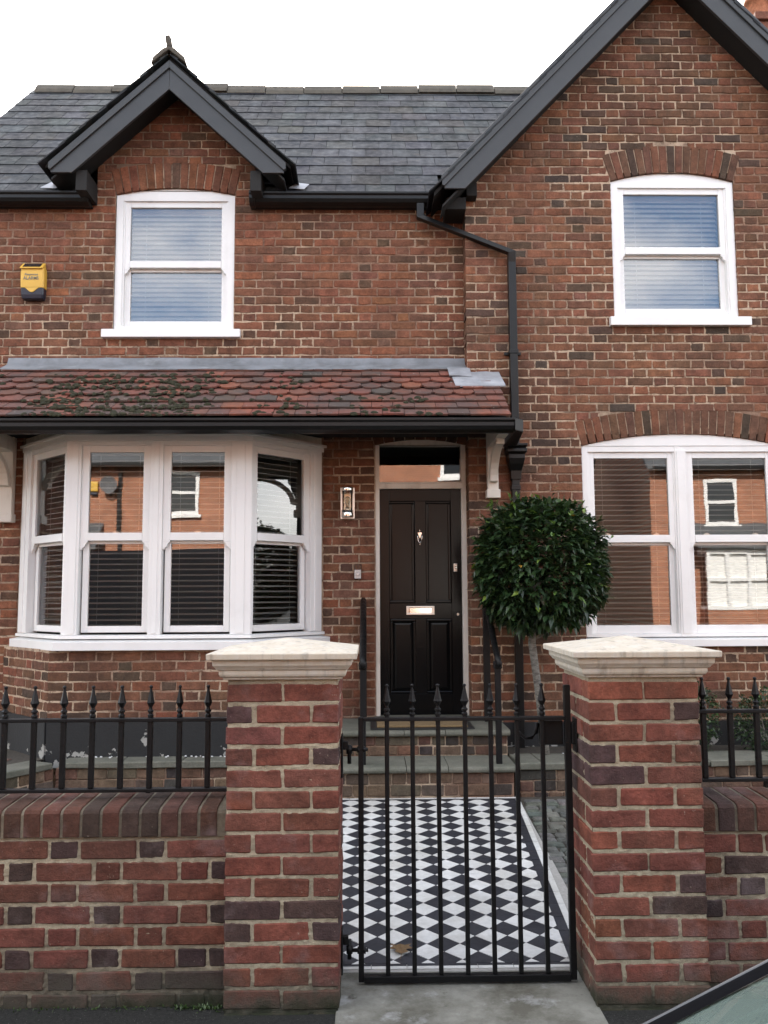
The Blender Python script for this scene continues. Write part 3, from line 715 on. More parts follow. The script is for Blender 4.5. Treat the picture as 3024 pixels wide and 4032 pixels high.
# soffits behind the boards, and the little eaves corbels
for cx, half, zr, sl, y0, y1, tip in ((GX, 2.03, 6.98, 1.055, 6.864, YG + .004, 1.84), (DX, .99, 6.04, .928, 6.974, YM + .004, .81)):
    for s_ in (-1, 1):
        mb = MB(); a = [(cx, zr), (cx + s_ * half, zr - half * sl), (cx + s_ * half, zr - half * sl - .02), (cx, zr - .02)]
        mb.prism(a if s_ < 0 else a[::-1], 'y', y0, y1); mb.build('soffit', M['soffit'], roof)
for x0, x1, z0, z1, y1 in ((-2.50, -2.405, 5.02, 5.20, YM), (-1.015, -.92, 5.02, 5.20, YM), (.66, .833, 4.86, 4.967, YM), (.84, .93, 4.98, 5.10, YG)):
    mb = MB(); mb.box(x0, x1, 6.99, y1, z0, z1); mb.build('kneeler', M['soffit'], roof, .004)
# lead tucked in at the feet of the dormer
for x in (-2.80, -.62):
    mb = MB(); s0 = .16
    P = [(x - .09, .02), (x + .05, .0), (x + .09, .13), (x - .03, .17)]
    i = mb.V([(a, EY + (b + .05) * cs - .03 * sn, EZ + (b + .05) * sn + .03 * cs) for a, b in P]); mb.face(i)
    mb.build('lead_soaker', M['lead_new'], roof)

# ---------------------------------------------------------------- gutters and downpipes
def gutter(parent, y, z, x0, x1, name='gutter', sc=1.0):
    P = [(.11, .0), (0, 0), (0, -.018), (.014, -.03), (.014, -.058), (.030, -.085), (.075, -.102), (.11, -.102)]
    mb = MB(); mb.prism([(y + a * sc, z + b * sc) for a, b in P], 'x', x0, x1); return mb.build(name, M['gutter'], parent, .003)
for x0, x1 in ((-4.25, -2.44), (-1.045, .63)):
    g_ = gutter(house, 7.115, 5.080, x0, x1)
    mb = MB(); mb.box(x0, x1 + (.02 if x1 > 0 else 0), 7.227, 7.245, 4.985, 5.06); mb.box(x0, x1 + (.02 if x1 > 0 else 0), 7.245, YM + .002, 4.987, 5.0); mb.build('fascia', M['soffit'], g_)
    for xc in ([x0 + .005, x1 - .045] if x0 > -2 else [x1 - .045]):
        mb = MB(); mb.prism([(7.108 + a, 5.084 + b) for a, b in ((.12, 0), (0, 0), (0, -.024), (.01, -.034), (.01, -.064), (.026, -.094), (.075, -.112), (.12, -.112))], 'x', xc - .002, xc + .042); mb.build('gutter_joint', M['gutter'], g_, .003)
dp = None
def square_pipe(pts, w, name, parent):
    mb = MB(); mb.smooth = False; h = w / 2
    rings = []
    for k, (p, dirn) in enumerate(pts):
        p = Vector(p); n = Vector(dirn)   # n = in-plane normal (x,z) of the mitre
        rings.append(mb.V([tuple(p + n * h + Vector((0, -h, 0))), tuple(p + n * h + Vector((0, h, 0))), tuple(p - n * h + Vector((0, h, 0))), tuple(p - n * h + Vector((0, -h, 0)))]))
    for k in range(len(rings) - 1):
        for q in range(4): mb.face([rings[k][q], rings[k][(q + 1) % 4], rings[k + 1][(q + 1) % 4], rings[k + 1][q]])
    mb.face(rings[0][::-1]); mb.face(rings[-1]); return mb.build(name, M['gutter'], parent, .005)
pipe = square_pipe([((.452, 7.165, 4.985), (1, 0, 0)), ((.452, 7.165, 4.865), (1, 0, .22)), ((1.222, 7.02, 4.485), (1, 0, .22)), ((1.222, 7.035, 4.40), (1, 0, 0)), ((1.222, 7.035, 2.74), (1, 0, 0))], .066, 'downpipe', house)
mb = MB(); mb.box(1.183, 1.261, 6.996, 7.074, 3.60, 3.635); mb.box(1.15, 1.294, 7.074, 7.098, 3.605, 3.63); mb.build('pipe_clip', M['gutter'], pipe, .003)
mb = MB(); mb.smooth = True                 # hopper head
for (a, z) in (): pass
prof = [(.042, 2.53), (.045, 2.60), (.060, 2.655), (.068, 2.70), (.068, 2.735), (.082, 2.75), (.082, 2.775), (.074, 2.785), (.086, 2.80), (.086, 2.82)]
rg = [mb.V([(1.222 - a, 7.098 - 2 * a, z), (1.222 + a, 7.098 - 2 * a, z), (1.222 + a, 7.098, z), (1.222 - a, 7.098, z)]) for a, z in prof]
mb.smooth = False
for k in range(len(rg) - 1):
    for q in range(4): mb.face([rg[k][q], rg[k][(q + 1) % 4], rg[k + 1][(q + 1) % 4], rg[k + 1][q]])
mb.face(rg[-1]); mb.build('hopper_head', M['gutter'], pipe, .004)
mb = MB(); mb.box(1.190, 1.254, 7.03, 7.096, .15, 2.54); mb.box(1.183, 1.261, 7.025, 7.099, 2.44, 2.48); mb.box(1.183, 1.261, 7.025, 7.099, 1.30, 1.335); mb.build('downpipe', M['gutter'], house, .005)

# ---------------------------------------------------------------- lean-to roof of clay tiles over the bay and the door
LY, LZ = 6.30, 2.893; LP = math.atan2(.64, .945); lc, ls = math.cos(LP), math.sin(LP); LL = math.hypot(.945, .64)
def lean(x, s, n): return (x, LY + s * lc - n * ls, LZ + s * ls + n * lc)
mb = MB(); mb.prism([(6.345, 2.868), (6.45, 2.928), (7.27, 2.932), (7.27, LZ + .6), (6.345, LZ + .0)], 'x', -3.9, .835); mb.prism([(6.345, 2.868), (6.45, 2.928), (7.095, 2.932), (7.095, LZ + .52), (6.345, LZ + .0)], 'x', .8351, 1.045)
lroof = mb.build('lean_to_roof', M['soffit'], house)
PAL_T = [(50, (.180, .060, .039)), (30, (.145, .055, .039)), (10, (.105, .062, .047)), (4, (.075, .058, .048)), (6, (.235, .078, .045))]
TG = LL / 8.0; TW = .1645
for r_ in range(8):                         # 0 = eaves
    fish = r_ in (3, 4, 5); x = -3.85 - (TW / 2 if r_ % 2 else 0); s0 = r_ * TG - .012
    while x < 1.06:
        x1 = x + TW
        if x1 > 1.065: x1 = 1.065
        if x1 - x < .05: break
        if r_ >= 6 and x1 > .80 or (r_ == 7 and x > .68): x += TW; continue
        mb = MB(); mb.c = pick(PAL_T)
        if x > -.4 and R.random() < .6: mb.c = jit((.19, .062, .040))
        s1 = min(s0 + TG + .045, LL); e = R.uniform(-.004, .004); sk = R.uniform(-.005, .005)
        a, b = x + .0022, x1 - .0022; ft = fish and x1 < .87
        if ft:
            c0 = (a + b) / 2; hw = (b - a) / 2; arc = .052
            bot = [(a, s0 + arc), (a + hw * .16, s0 + arc * .98)] + [(c0 - hw * .84 * math.cos(math.pi * k / 8), s0 + arc - arc * 1.05 * math.sin(math.pi * k / 8)) for k in range(0, 9)][1:-1] + [(b - hw * .16, s0 + arc * .98), (b, s0 + arc)]
        else: bot = [(a, s0 + sk), (c0 if False else (a + b) / 2, s0 + e * .5), (b, s0 - sk)]
        out = bot + [(b, s1), (a, s1)]
        lift = lambda s_: .006 + .025 * max(0, 1 - (s_ - s0) / (TG + .045)) + e
        T = mb.V([lean(px, ps, lift(ps) + .014) for px, ps in out]); Bt = mb.V([lean(px, ps, lift(ps)) for px, ps in out]); n = len(out)
        mb.face(T); mb.face(Bt[::-1])
        for q in range(n): w = (q + 1) % n; mb.face([Bt[q], Bt[w], T[w], T[q]])
        mb.build('roof_tile', M['tile'], lroof); x += TW
mb = MB()                                   # moss cushions along the lower courses
for k in range(1250):
    x = R.uniform(-3.7, .55) if R.random() < .25 else R.gauss(-2.3, .9)
    if not -3.8 < x < 1.0: continue
    t = R.random() ** 1.5; s = t * LL * .80
    if x > -.4 and s > .35: continue
    if math.sin(x * 3.1 + 1) + math.sin(x * 7.3) < R.uniform(-1.6, .9): continue
    ss = (round(s / TG) * TG + R.uniform(-.02, .025)) if R.random() < .6 else s
    if ss < -.02: continue
    r = R.uniform(.007, .026); c = Vector(lean(x, ss, .043)); nrm = Vector((0, -ls, lc)); tx = Vector((1, 0, 0)); ty = nrm.cross(tx)
    ex = R.uniform(1, 1.7); rings = []
    for rr_, h in ((1, 0), (.82, .45), (.4, .75)):
        rings.append(mb.V([tuple(c + tx * (r * ex * rr_ * math.cos(q * math.pi / 3.5) * R.uniform(.8, 1.15)) + ty * (r * rr_ * math.sin(q * math.pi / 3.5) * R.uniform(.8, 1.15)) + nrm * (r * h - .006)) for q in range(7)]))
    for a, b in zip(rings[:-1], rings[1:]):
        for q in range(7): mb.face([a[q], a[(q + 1) % 7], b[(q + 1) % 7], b[q]])
    mb.face(rings[-1])
mb.build('moss', M['moss'], lroof, kind='stuff')
lg = gutter(house, 6.235, 2.888, -3.9, 1.085)
mb = MB(); mb.prism([(1.0855, 6.235), (1.16, 6.31), (1.215, 6.93), (1.10, 6.93), (1.0855, 6.345)], 'z', 2.79, 2.888); mb.build('gutter_return', M['gutter'], lg, .006)
mb = MB(); mb.box(-3.9, 1.05, 6.3455, 6.360, 2.80, 2.864); mb.build('fascia', M['soffit'], lg)
# lead flashings
def flash(x0, x1, name, m, ztop=3.637, wav=.006, n=18):
    mb = MB(); mb.smooth = True; top = []; mid = []; low = []; lip = []
    for k in range(n + 1):
        x = x0 + (x1 - x0) * k / n; w = R.uniform(-wav, wav)
        top.append((x, YM - .010, ztop + R.uniform(-.003, .003))); mid.append((x, YM - .034 + w * .3, 3.572 + w)); a = lean(x, LL - .135 + w * 1.8, .050); low.append(a); lip.append((a[0], a[1], a[2] - .009))
    A = [mb.V(q) for q in (top, mid, low, lip)]
    for p, q in zip(A[:-1], A[1:]):
        for k in range(n): mb.face([q[k], q[k + 1], p[k + 1], p[k]])
    return mb.build(name, m, lroof)
flash(-3.13, -.525, 'lead_flashing', M['lead']); flash(-.53, .834, 'lead_flashing', M['lead'], 3.633)
mb = MB(); mb.smooth = True                 # the brighter patch where the lean-to meets the gable
def grid(P):
    n = len(P[0]); A = [mb.V(r_) for r_ in P]
    for a, b in zip(A[:-1], A[1:]):
        for k in range(n - 1): mb.face([a[k], a[k + 1], b[k + 1], b[k]])
xs = [.69 + k * .41 / 8 for k in range(9)]
grid([[lean(x + .01, .60 + .02 * (x - .69), .030) for x in xs], [lean(x + .01, .60 + .02 * (x - .69), .044) for x in xs], [lean(x, .80, .046 + .004 * math.sin(x * 17)) for x in xs], [lean(x, .93, .040) for x in xs], [(x, YG - .012, 3.465 + R.uniform(-.004, .004)) for x in xs]])
mb.build('lead_flashing', M['lead_new'], lroof)
mb = MB(); xs = [.665 + k * .19 / 5 for k in range(6)]
grid([[lean(x, .80 + .01 * math.sin(k), .052) for k, x in enumerate(xs)], [lean(x, .80 + .01 * math.sin(k), .062 - .002 * k) for k, x in enumerate(xs)], [lean(x, 1.0, .055) for x in xs], [(x, YM - .028, 3.56) for x in xs]])
mb.build('lead_flashing', M['lead_new'], lroof)
# timber brackets under the lean-to
for x0, x1, yw, zf in ((.985, 1.075, YG, 2.372), (-3.15, -3.03, YM, 2.20)):
    xc = (x0 + x1) / 2
    mb = MB(); mb.box(x0, x1, yw - .075, yw - .004, zf + .068, 2.930); mb.box(x0 + .004, x1 - .004, 6.46, yw - .076, 2.80, 2.926)
    br = mb.build('bracket', M['cream'], lroof, .004)
    mb = MB(); arc = [(yw - .075 - .42 * (1 - math.cos(a)), 2.50 + .30 * math.sin(a)) for a in [k * math.pi / 2 / 8 for k in range(9)]]
    inn = [(y + .0, z - .0) for y, z in arc]
    P = [(y, z) for y, z in arc] + [(y - .055 * math.cos(k * math.pi / 16) - .0, z - .055 * math.sin(k * math.pi / 16) + .01) for k, (y, z) in reversed(list(enumerate(arc)))]
    mb.prism(P, 'x', x0 + .012, x1 - .012); mb.build('brace', M['cream'], br, .003)
    mb = MB(); mb.box(x0 - .012, x1 + .012, yw - .098, yw - .003, zf, zf + .073); mb.build('bracket_foot', M['cream'], br, .006)
# chimney far behind the right gable
mb = MB(); mb.box(4.30, 5.4, 8.75, 9.35, 4.5, 7.86); mb.box(4.26, 5.44, 8.71, 9.39, 7.861, 7.95)
ch = mb.build('chimney', M['brick'], house, .01)
for x in (4.45, 4.74):
    mb = MB(); mb.c = (.42, .17, .09); mb.lathe([(.13, 7.95), (.115, 8.18), (.12, 8.30), (.145, 8.31), (.145, 8.35), (.115, 8.36), (.09, 8.34)], (x, 9.05, .12 if x > 4.6 else -.03), 18)
    mb.build('chimney_pot', M['brick'], ch)
for v in ch.data.color_attributes['tint'].data: v.color = (.22, .09, .06, 1)

# ---------------------------------------------------------------- front door
mb = MB()
mb.box(.046, .084, 7.293, 7.40, .56, 2.868); mb.box(.790, .832, 7.293, 7.40, .56, 2.868); mb.box(.084, .790, 7.297, 7.40, 2.488, 2.545); mb.box(.084, .790, 7.305, 7.40, 2.864, 2.90)
mb.box(.084, .790, 7.287, 7.3, 2.532, 2.546); mb.prism([(.045, 2.869), (.835, 2.869)] + [(min(max(u, .045), .833), z) for u, z in A_DR.curve()][::-1], 'y', 7.300, 7.38)
dframe = mb.build('door_frame', M['cream'], house, .004)
mb = MB(); mb.poly([(.084, 7.353, 2.545), (.790, 7.353, 2.545), (.790, 7.342, 2.865), (.084, 7.342, 2.865)]); mb.build('fanlight', M['glass'], dframe)
mb = MB(); mb.box(.03, .85, 7.24, 7.42, .535, .560); mb.build('threshold', M['york'], dframe, .005)
DY = 7.340; pan = ((.168, .386, 1.503, 2.385), (.483, .700, 1.503, 2.385), (.172, .392, .738, 1.37), (.483, .702, .738, 1.37))
mb = MB(); zs = [.563, .738, 1.37, 1.503, 2.385, 2.486]
mb.box(.086, .168, DY, DY + .044, .563, 2.486); mb.box(.702, .788, DY, DY + .044, .563, 2.486)
for a, b in ((.563, .738), (1.37, 1.503), (2.385, 2.486)): mb.box(.168, .702, DY + .0005, DY + .044, a, b)
for a, b in ((.738, 1.37), (1.503, 2.385)): mb.box(.389, .483, DY + .0003, DY + .044, a, b)
door = mb.build('front_door', M['door'], house, .0025)
door['label'] = 'glossy black four panel front door'
for k, (a, b, c, e) in enumerate(pan):
    mb = MB(); mb.box(a, b, DY + .020, DY + .036, c, e)
    if k > 1:
        i = mb.V([(a + .02, DY + .0195, c + .02), (b - .02, DY + .0195, c + .02), (b - .02, DY + .0195, e - .02), (a + .02, DY + .0195, e - .02)]); j = mb.V([(a + .05, DY + .006, c + .05), (b - .05, DY + .006, c + .05), (b - .05, DY + .006, e - .05), (a + .05, DY + .006, e - .05)])
        mb.face(j)
        for q in range(4): w = (q + 1) % 4; mb.face([i[q], i[w], j[w], j[q]])
    pn = mb.build('panel', M['door'], door)
    mb = MB(); m_ = .024
    for (p, q, r_, t_) in ((a, b, c, c + m_), (a, b, e - m_, e), (a, a + m_, c + m_, e - m_), (b - m_, b, c + m_, e - m_)): mb.box(p, q, DY - .007, DY + .03, r_, t_)
    mb.build('moulding', M['door'], pn, .008)
# furniture
mb = MB(); y = DY - .006
mb.lathe([(.003, -.012), (.0055, -.008), (.0055, 0)], (.431, y, 2.128), 10, 'y'); mb.lathe([(.002, -.012), (.0035, -.006), (.0035, 0)], (.431, y, 2.117), 8, 'y'); mb.lathe([(.002, -.012), (.0035, -.006), (.0035, 0)], (.431, y, 2.110), 8, 'y')
mb.prism([(.413, 2.104), (.431, 2.058), (.449, 2.104), (.445, 2.109), (.417, 2.109)], 'y', y - .014, y + .006)
mb.tube([(.4115, y - .01, 2.101), (.4125, y - .012, 2.07), (.4155, y - .014, 2.04), (.422, y - .015, 2.026), (.431, y - .016, 2.022), (.440, y - .015, 2.026), (.4465, y - .014, 2.04), (.4495, y - .012, 2.07), (.4505, y - .01, 2.101)], .0038, 8)
mb.lathe([(.003, -.012), (.006, -.007), (.006, 0)], (.431, y, 2.009), 10, 'y'); mb.build('knocker', M['chrome'], door)
mb = MB(); y = DY - .004
for a, b, c, e in ((.310, .553, 1.403, 1.417), (.310, .553, 1.464, 1.478), (.310, .334, 1.417, 1.464), (.529, .553, 1.417, 1.464)): mb.box(a, b, y - .010, y + .006, c, e)
lb = mb.build('letterbox', M['nickel'], door, .003)
mb = MB(); mb.box(.335, .528, y - .003, y + .002, 1.4175, 1.4635); mb.build('flap', M['chrome'], lb, .002)
mb = MB(); mb.box(.720, .752, y - .018, y + .006, 1.770, 1.842); lk = mb.build('lock', M['nickel'], door, .004)
mb = MB(); mb.lathe([(.006, -.030), (.010, -.028), (.012, -.016)], (.738, y, 1.805), 14, 'y'); mb.build('lock_cylinder', M['chrome'], lk)
mb = MB(); mb.lathe([(.010, -.006), (.0145, -.003), (.0145, .005)], (.752, y, 1.407), 16, 'y'); mb.build('keyhole_cover', M['nickel'], door)
# ---------------------------------------------------------------- small things on the house wall
M['satin'] = plain('satin_steel', (.74, .70, .64), .38, .06, 30, Metallic=1.0)
sc = thing('wall_light', (-.19, YM, 2.226), 'chrome and glass cylinder wall light between the bay window and the front door', 'wall light')
mb = MB(); mb.box(-.250, -.130, YM - .030, YM - .004, 2.224, 2.492); mb.build('back_plate', M['satin'], sc, .002)
cy = YM - .092
for nm, z0, z1 in (('top_cap', 2.452, 2.486), ('bottom_cap', 2.230, 2.272)):
    mb = MB(); mb.lathe([(.050, z0), (.050, z1)], (-.19, cy, 0), 24); mb.build(nm, M['chrome'], sc, .002)
for z in (2.447, 2.437, 2.278, 2.289):
    mb = MB(); mb.lathe([(.047, z - .002), (.0515, z - .001), (.0515, z + .001), (.047, z + .002)], (-.19, cy, 0), 24); mb.build('ring', M['bellblack'], sc)
mb = MB(); mb.smooth = True; n = 28; a = mb.V([(-.19 + .043 * math.cos(2 * math.pi * q / n), cy + .043 * math.sin(2 * math.pi * q / n), 2.272) for q in range(n)]); b = mb.V([(-.19 + .043 * math.cos(2 * math.pi * q / n), cy + .043 * math.sin(2 * math.pi * q / n), 2.452) for q in range(n)])
for q in range(n): mb.face([a[q], a[(q + 1) % n], b[(q + 1) % n], b[q]])
mb.build('glass_tube', M['lampglass'], sc)
mb = MB(); mb.smooth = True; mb.lathe([(.011, 2.315), (.012, 2.33), (.022, 2.352), (.029, 2.372), (.028, 2.39), (.018, 2.405), (.005, 2.410)], (-.19, cy, 0), 18); mb.build('bulb', M['bulb'], sc)
mb = MB(); mb.lathe([(.019, 2.272), (.019, 2.318)], (-.19, cy, 0), 16); mb.build('bulb_holder', M['nickel'], sc)

db = thing('doorbell', (-.104, YM, 1.71), 'silver video doorbell with black top on brick beside the front door', 'doorbell')
mb = MB(); mb.box(-.135, -.074, YM - .026, YM - .003, 1.710, 1.836); mb.build('bell_body', M['bellblack'], db, .004)
mb = MB(); mb.box(-.132, -.077, YM - .030, YM - .0262, 1.714, 1.788); fp = mb.build('face_plate', plain('silver_plastic', (.52, .52, .51), .4, .05, 20, Metallic=.25), db, .002)
mb = MB(); mb.lathe([(.011, -.037), (.016, -.035), (.017, -.030)], (-.1035, YM, 1.752), 20, 'y'); mb.build('button', plain('silver_button', (.66, .66, .66), .35, .05, 20, Metallic=.3), fp)
mb = MB(); mb.lathe([(.007, -.0285), (.009, -.026)], (-.1035, YM, 1.815), 16, 'y'); mb.build('camera_eye', M['solar'], db)

al = thing('alarm_box', (-2.925, YM, 4.145), 'yellow and navy burglar alarm box high on the brick wall left of the upstairs window', 'alarm box')
def loft(mb, secs):
    rg = [mb.V([(-2.925 - w + .012, YM - d, z), (-2.925 + w - .012, YM - d, z), (-2.925 + w, YM - d + .012, z), (-2.925 + w, YM - .004, z), (-2.925 - w, YM - .004, z), (-2.925 - w, YM - d + .012, z)]) for w, d, z in secs]
    for a, b in zip(rg[:-1], rg[1:]):
        for q in range(6): mb.face([a[q], a[(q + 1) % 6], b[(q + 1) % 6], b[q]])
    mb.face(rg[0][::-1]); mb.face(rg[-1])
mb = MB(); loft(mb, [(.074, .040, 4.145), (.092, .060, 4.153), (.098, .070, 4.185), (.100, .076, 4.243)]); mb.build('lower_case', M['navy'], al, .003)
mb = MB(); loft(mb, [(.1015, .0765, 4.2432), (.1025, .081, 4.30), (.102, .084, 4.38), (.099, .080, 4.415), (.096, .076, 4.43)])
P = [(-3.024, 4.2435)] + [(-2.925 + u, 4.2435 - .042 * (.5 + .5 * math.cos(math.pi * u / .072))) for u in [x * .072 / 6 for x in range(-6, 7)]] + [(-2.826, 4.2435)]
mb.prism(P[::-1], 'y', YM - .0795, YM - .06); yl = mb.build('upper_case', M['yellow'], al, .003)
mb = MB(); mb.prism([(YM - .098, 4.408), (YM - .098, 4.416), (YM - .030, 4.478), (YM - .008, 4.43)], 'x', -3.027, -2.830); hd = mb.build('visor', M['yellow'], al, .003)
mb = MB(); i = mb.V([(-3.005, YM - .0925, 4.4245), (-2.852, YM - .0925, 4.4245), (-2.852, YM - .0395, 4.4725), (-3.005, YM - .0395, 4.4725)]); mb.face(i); mb.build('solar_panel', M['solar'], hd)
def lettering(txt, x, y, z, size, m, parent, shear=0.0, sx=1.0, off=.0):
    cu = bpy.data.curves.new('lettering', 'FONT'); cu.body = txt; cu.size = size; cu.align_x = 'CENTER'; cu.shear = shear; cu.extrude = .0006; cu.offset = off
    o = bpy.data.objects.new('lettering', cu); C.objects.link(o); bpy.context.view_layer.update()
    me = bpy.data.meshes.new_from_object(o.evaluated_get(bpy.context.evaluated_depsgraph_get())); bpy.data.objects.remove(o)
    for v in me.vertices: v.co = Vector((x + v.co.x * sx, y - v.co.z, z + v.co.y))
    me.materials.clear(); me.materials.append(m)
    q = bpy.data.objects.new('lettering', me); C.objects.link(q); parent_to(q, parent); return q
lettering('ALARMS', -2.931, YM - .0848, 4.312, .042, M['print'], al, 0, .86, .0006)
lettering('Response', -2.931, YM - .0848, 4.350, .028, M['print'], al, .25, 1.05, .0004)

# ---------------------------------------------------------------- tiled path
PX = lambda Y: .028 * (Y - 5.0)             # the path runs a little askew
PZ = lambda Y: .012 + .125 * (Y - 3.72) / 2.5
PY0, PY1, PXL, PXR = 3.735, 6.215, -.30, .985
mb = MB(); n = 6
pts = [(PXL - .1, PY0 - .02), (PXR + .02, PY0 - .02), (PXR + .02 + .045, PY1), (PXL - .1, PY1)]
mb.poly([(x, y, PZ(y) - .0035) for x, y in pts])
path = tag(mb.build('garden_path', M['grout']), kind='structure')
def clip(poly, f):
    out = []
    for k in range(len(poly)):
        p, q = poly[k], poly[(k + 1) % len(poly)]; a, b = f(p), f(q)
        if a >= 0: out.append(p)
        if a * b < 0: t = a / (a - b); out.append((p[0] + (q[0] - p[0]) * t, p[1] + (q[1] - p[1]) * t))
    return out
BR = lambda Y: .835 + .052 * (Y - 4.1) + .03 # right edge of the chequer
WHITE, BLACK = (.60, .60, .58), (.022, .023, .030)
tw, th = .148, .148
def ptile(poly, col, nm='tile'):
    if len(poly) < 3: return
    ar = abs(sum(poly[k][0] * poly[(k + 1) % len(poly)][1] - poly[(k + 1) % len(poly)][0] * poly[k][1] for k in range(len(poly)))) / 2
    if ar < .0004: return
    cx = sum(p[0] for p in poly) / len(poly); cy = sum(p[1] for p in poly) / len(poly)
    g_ = .0013; P = []
    for x, y in poly:
        d = math.hypot(x - cx, y - cy); P.append((x + (cx - x) * g_ / d * 1.4, y + (cy - y) * g_ / d * 1.4))
    mb = MB(); q_ = 1 + R.uniform(-.06, .06); mb.c = tuple(v * q_ for v in col); dz = R.uniform(-.0006, .0006)
    i = mb.V([(x, y, PZ(y) + dz) for x, y in P]); j = mb.V([(x, y, PZ(y) - .006) for x, y in P]); n = len(P); mb.face(i)
    for q in range(n): w = (q + 1) % n; mb.face([j[q], j[w], i[w], i[q]])
    mb.build(nm, M['ptile'], path)
Y0c, Y1c = PY0 + .045, PY1 - .055
r_ = 0; yy = Y1c + .02
while yy > Y0c - th:
    for c_ in range(-4, 9):
        x = c_ * tw + (tw / 2 if r_ % 2 else 0) + .055
        ctr = (x + PX(yy), yy)
        poly = [(ctr[0] - tw / 2, ctr[1]), (ctr[0] - PX(.0) * 0 , ctr[1] - th / 2), (ctr[0] + tw / 2, ctr[1]), (ctr[0], ctr[1] + th / 2)]
        poly = clip(clip(clip(clip(poly, lambda p: BR(p[1]) - p[0]), lambda p: p[0] - PXL), lambda p: p[1] - Y0c), lambda p: Y1c - p[1])
        ptile(poly, WHITE if r_ % 2 else BLACK)
    yy -= th / 2; r_ += 1
# border strips: black then white on the right and along both ends
k = 0; y = Y0c
while y < Y1c - .01:
    y1 = min(y + .150, Y1c)
    ptile([(BR(y), y), (BR(y) + .048, y), (BR(y1) + .048, y1), (BR(y1), y1)], BLACK, 'border_tile'); ptile([(BR(y) + .048, y), (BR(y) + .080, y), (BR(y1) + .080, y1), (BR(y1) + .048, y1)], WHITE, 'border_tile'); y = y1
for ya, yb, col in ((Y0c - .022, Y0c, BLACK), (Y0c - .045, Y0c - .022, WHITE), (Y1c, Y1c + .025, BLACK), (Y1c + .025, Y1c + .055, WHITE)):
    x = PXL
    while x < BR(ya) + .07:
        x1 = min(x + .15, BR(ya) + .08); ptile([(x, ya), (x1, ya), (x1, yb), (x, yb)], col, 'border_tile'); x = x1
dl = thing('fallen_leaf', (.13, 3.90, .02), 'brown dead leaf lying on the chequered path behind the gate', 'leaf')
mb = MB(); P = [(0, -.045), (.03, -.05), (.022, -.02), (.055, -.012), (.035, .008), (.05, .035), (.018, .028), (0, .06), (-.02, .028), (-.05, .034), (-.035, .008), (-.056, -.014), (-.022, -.02), (-.03, -.048)]
i = mb.V([(.13 + x, 3.90 + y, PZ(3.9) + .004 + .012 * abs(math.sin(x * 40))) for x, y in P]); c = mb.V([(.13, 3.90, PZ(3.9) + .006)])
for q in range(len(P)): mb.face([c[0], i[q], i[(q + 1) % len(P)]])
mb.build('blade', M['deadleaf'], dl)
mb = MB(); mb.tube([(.13, 3.855, PZ(3.9) + .005), (.128, 3.82, PZ(3.9) + .008), (.122, 3.80, PZ(3.9) + .004)], .0012, 5); mb.build('stalk', M['deadleaf'], dl)
# stone setts right of the path
st = tag(bpy.data.objects.new('sett_paving', None), kind='structure'); C.objects.link(st)
PAL_ST = [(50, (.15, .155, .14)), (30, (.115, .125, .11)), (20, (.19, .185, .165))]
y = 3.85; k = 0
while y < 6.20:
    x = BR(y) + .09 + (0 if k % 2 else -.0); x += R.uniform(0, .03); d = R.uniform(.072, .092)
    while x < 1.62:
        w = R.uniform(.085, .14); mb = MB(); mb.c = pick(PAL_ST); z = PZ(y) - .004 + R.uniform(-.005, .004)
        mb.cbox(x, x + w - .009, y, y + d - .009, z - .05, z, .009, .004); mb.build('sett', M['setts'], st); x += w
    y += d; k += 1
mb = MB(); mb.poly([(.9, 3.8, PZ(3.8) - .022), (1.7, 3.8, PZ(3.8) - .022), (1.7, 6.3, PZ(6.3) - .022), (.9, 6.3, PZ(6.3) - .022)]); mb.build('sett_bed', M['soil'], st)

# ---------------------------------------------------------------- entrance steps
PAL_ST2 = [(34, (.19, .125, .085)), (26, (.145, .11, .08)), (22, (.17, .09, .065)), (18, (.07, .06, .053))]
steps = thing('entrance_steps', (.35, 6.25, .13), 'two worn brick steps with green grey stone treads below the front door', 'steps')
def tread(cuts, y0, y1, z1, th=.045):
    for a, b in zip(cuts[:-1], cuts[1:]):
        mb = MB(); r_ = th / 2; z0 = z1 - th
        P = [(y1, z0), (y0 + r_, z0)] + [(y0 + r_ - r_ * math.sin(math.pi * k / 6), z0 + r_ - r_ * math.cos(math.pi * k / 6)) for k in range(1, 6)] + [(y0 + r_, z1 + R.uniform(-.002, .002)), (y1, z1)]
        mb.prism(P[::-1], 'x', a + .0025, b - .0025); mb.build('tread', M['york'], steps)
tread([-.55, -.08, .255, .555, 1.045], 6.195, 6.66, .352); tread([-.55, -.05, .255, .57, 1.065], 6.585, 7.285, .545)
def low_bricks(parent, F, u0, u1, z0, n, gauge, pal, depth=.10, end=None, side=None):
    for k in range(n):
        x = u0 - (.06 if k % 2 else 0)
        while x < u1:
            w = R.choice((.105, .22, .105, .165)); a, b = max(x, u0), min(x + w, u1)
            if b - a > .025:
                mb = MB(F); mb.c = pick(pal); mb.cbox(a + .004, b - .004, R.uniform(-.004, .003), depth, z0 + k * gauge + .004, z0 + (k + 1) * gauge - .004, .006, .003); mb.build('brick', M['brick'], parent)
            x += w
low_bricks(steps, Fr(0, 6.235), -.55, 1.03, .14, 2, .083, PAL_ST2); low_bricks(steps, Fr(0, 6.63), -.55, 1.05, .354, 2, .0725, PAL_ST2)
mb = MB(); mb.box(-.55, 1.026, 6.241, 6.64, .03, .305); mb.box(-.55, 1.046, 6.636, 7.28, .03, .498); mb.build('core', M['mortar'], steps)
dm = thing('doormat', (.38, 6.9, .545), 'brown coir doormat with black rubber edge on the top step', 'doormat')
mb = MB(); mb.box(.00, .80, 6.64, 7.20, .546, .556); mb.build('rubber_base', M['rubber'], dm, .003)
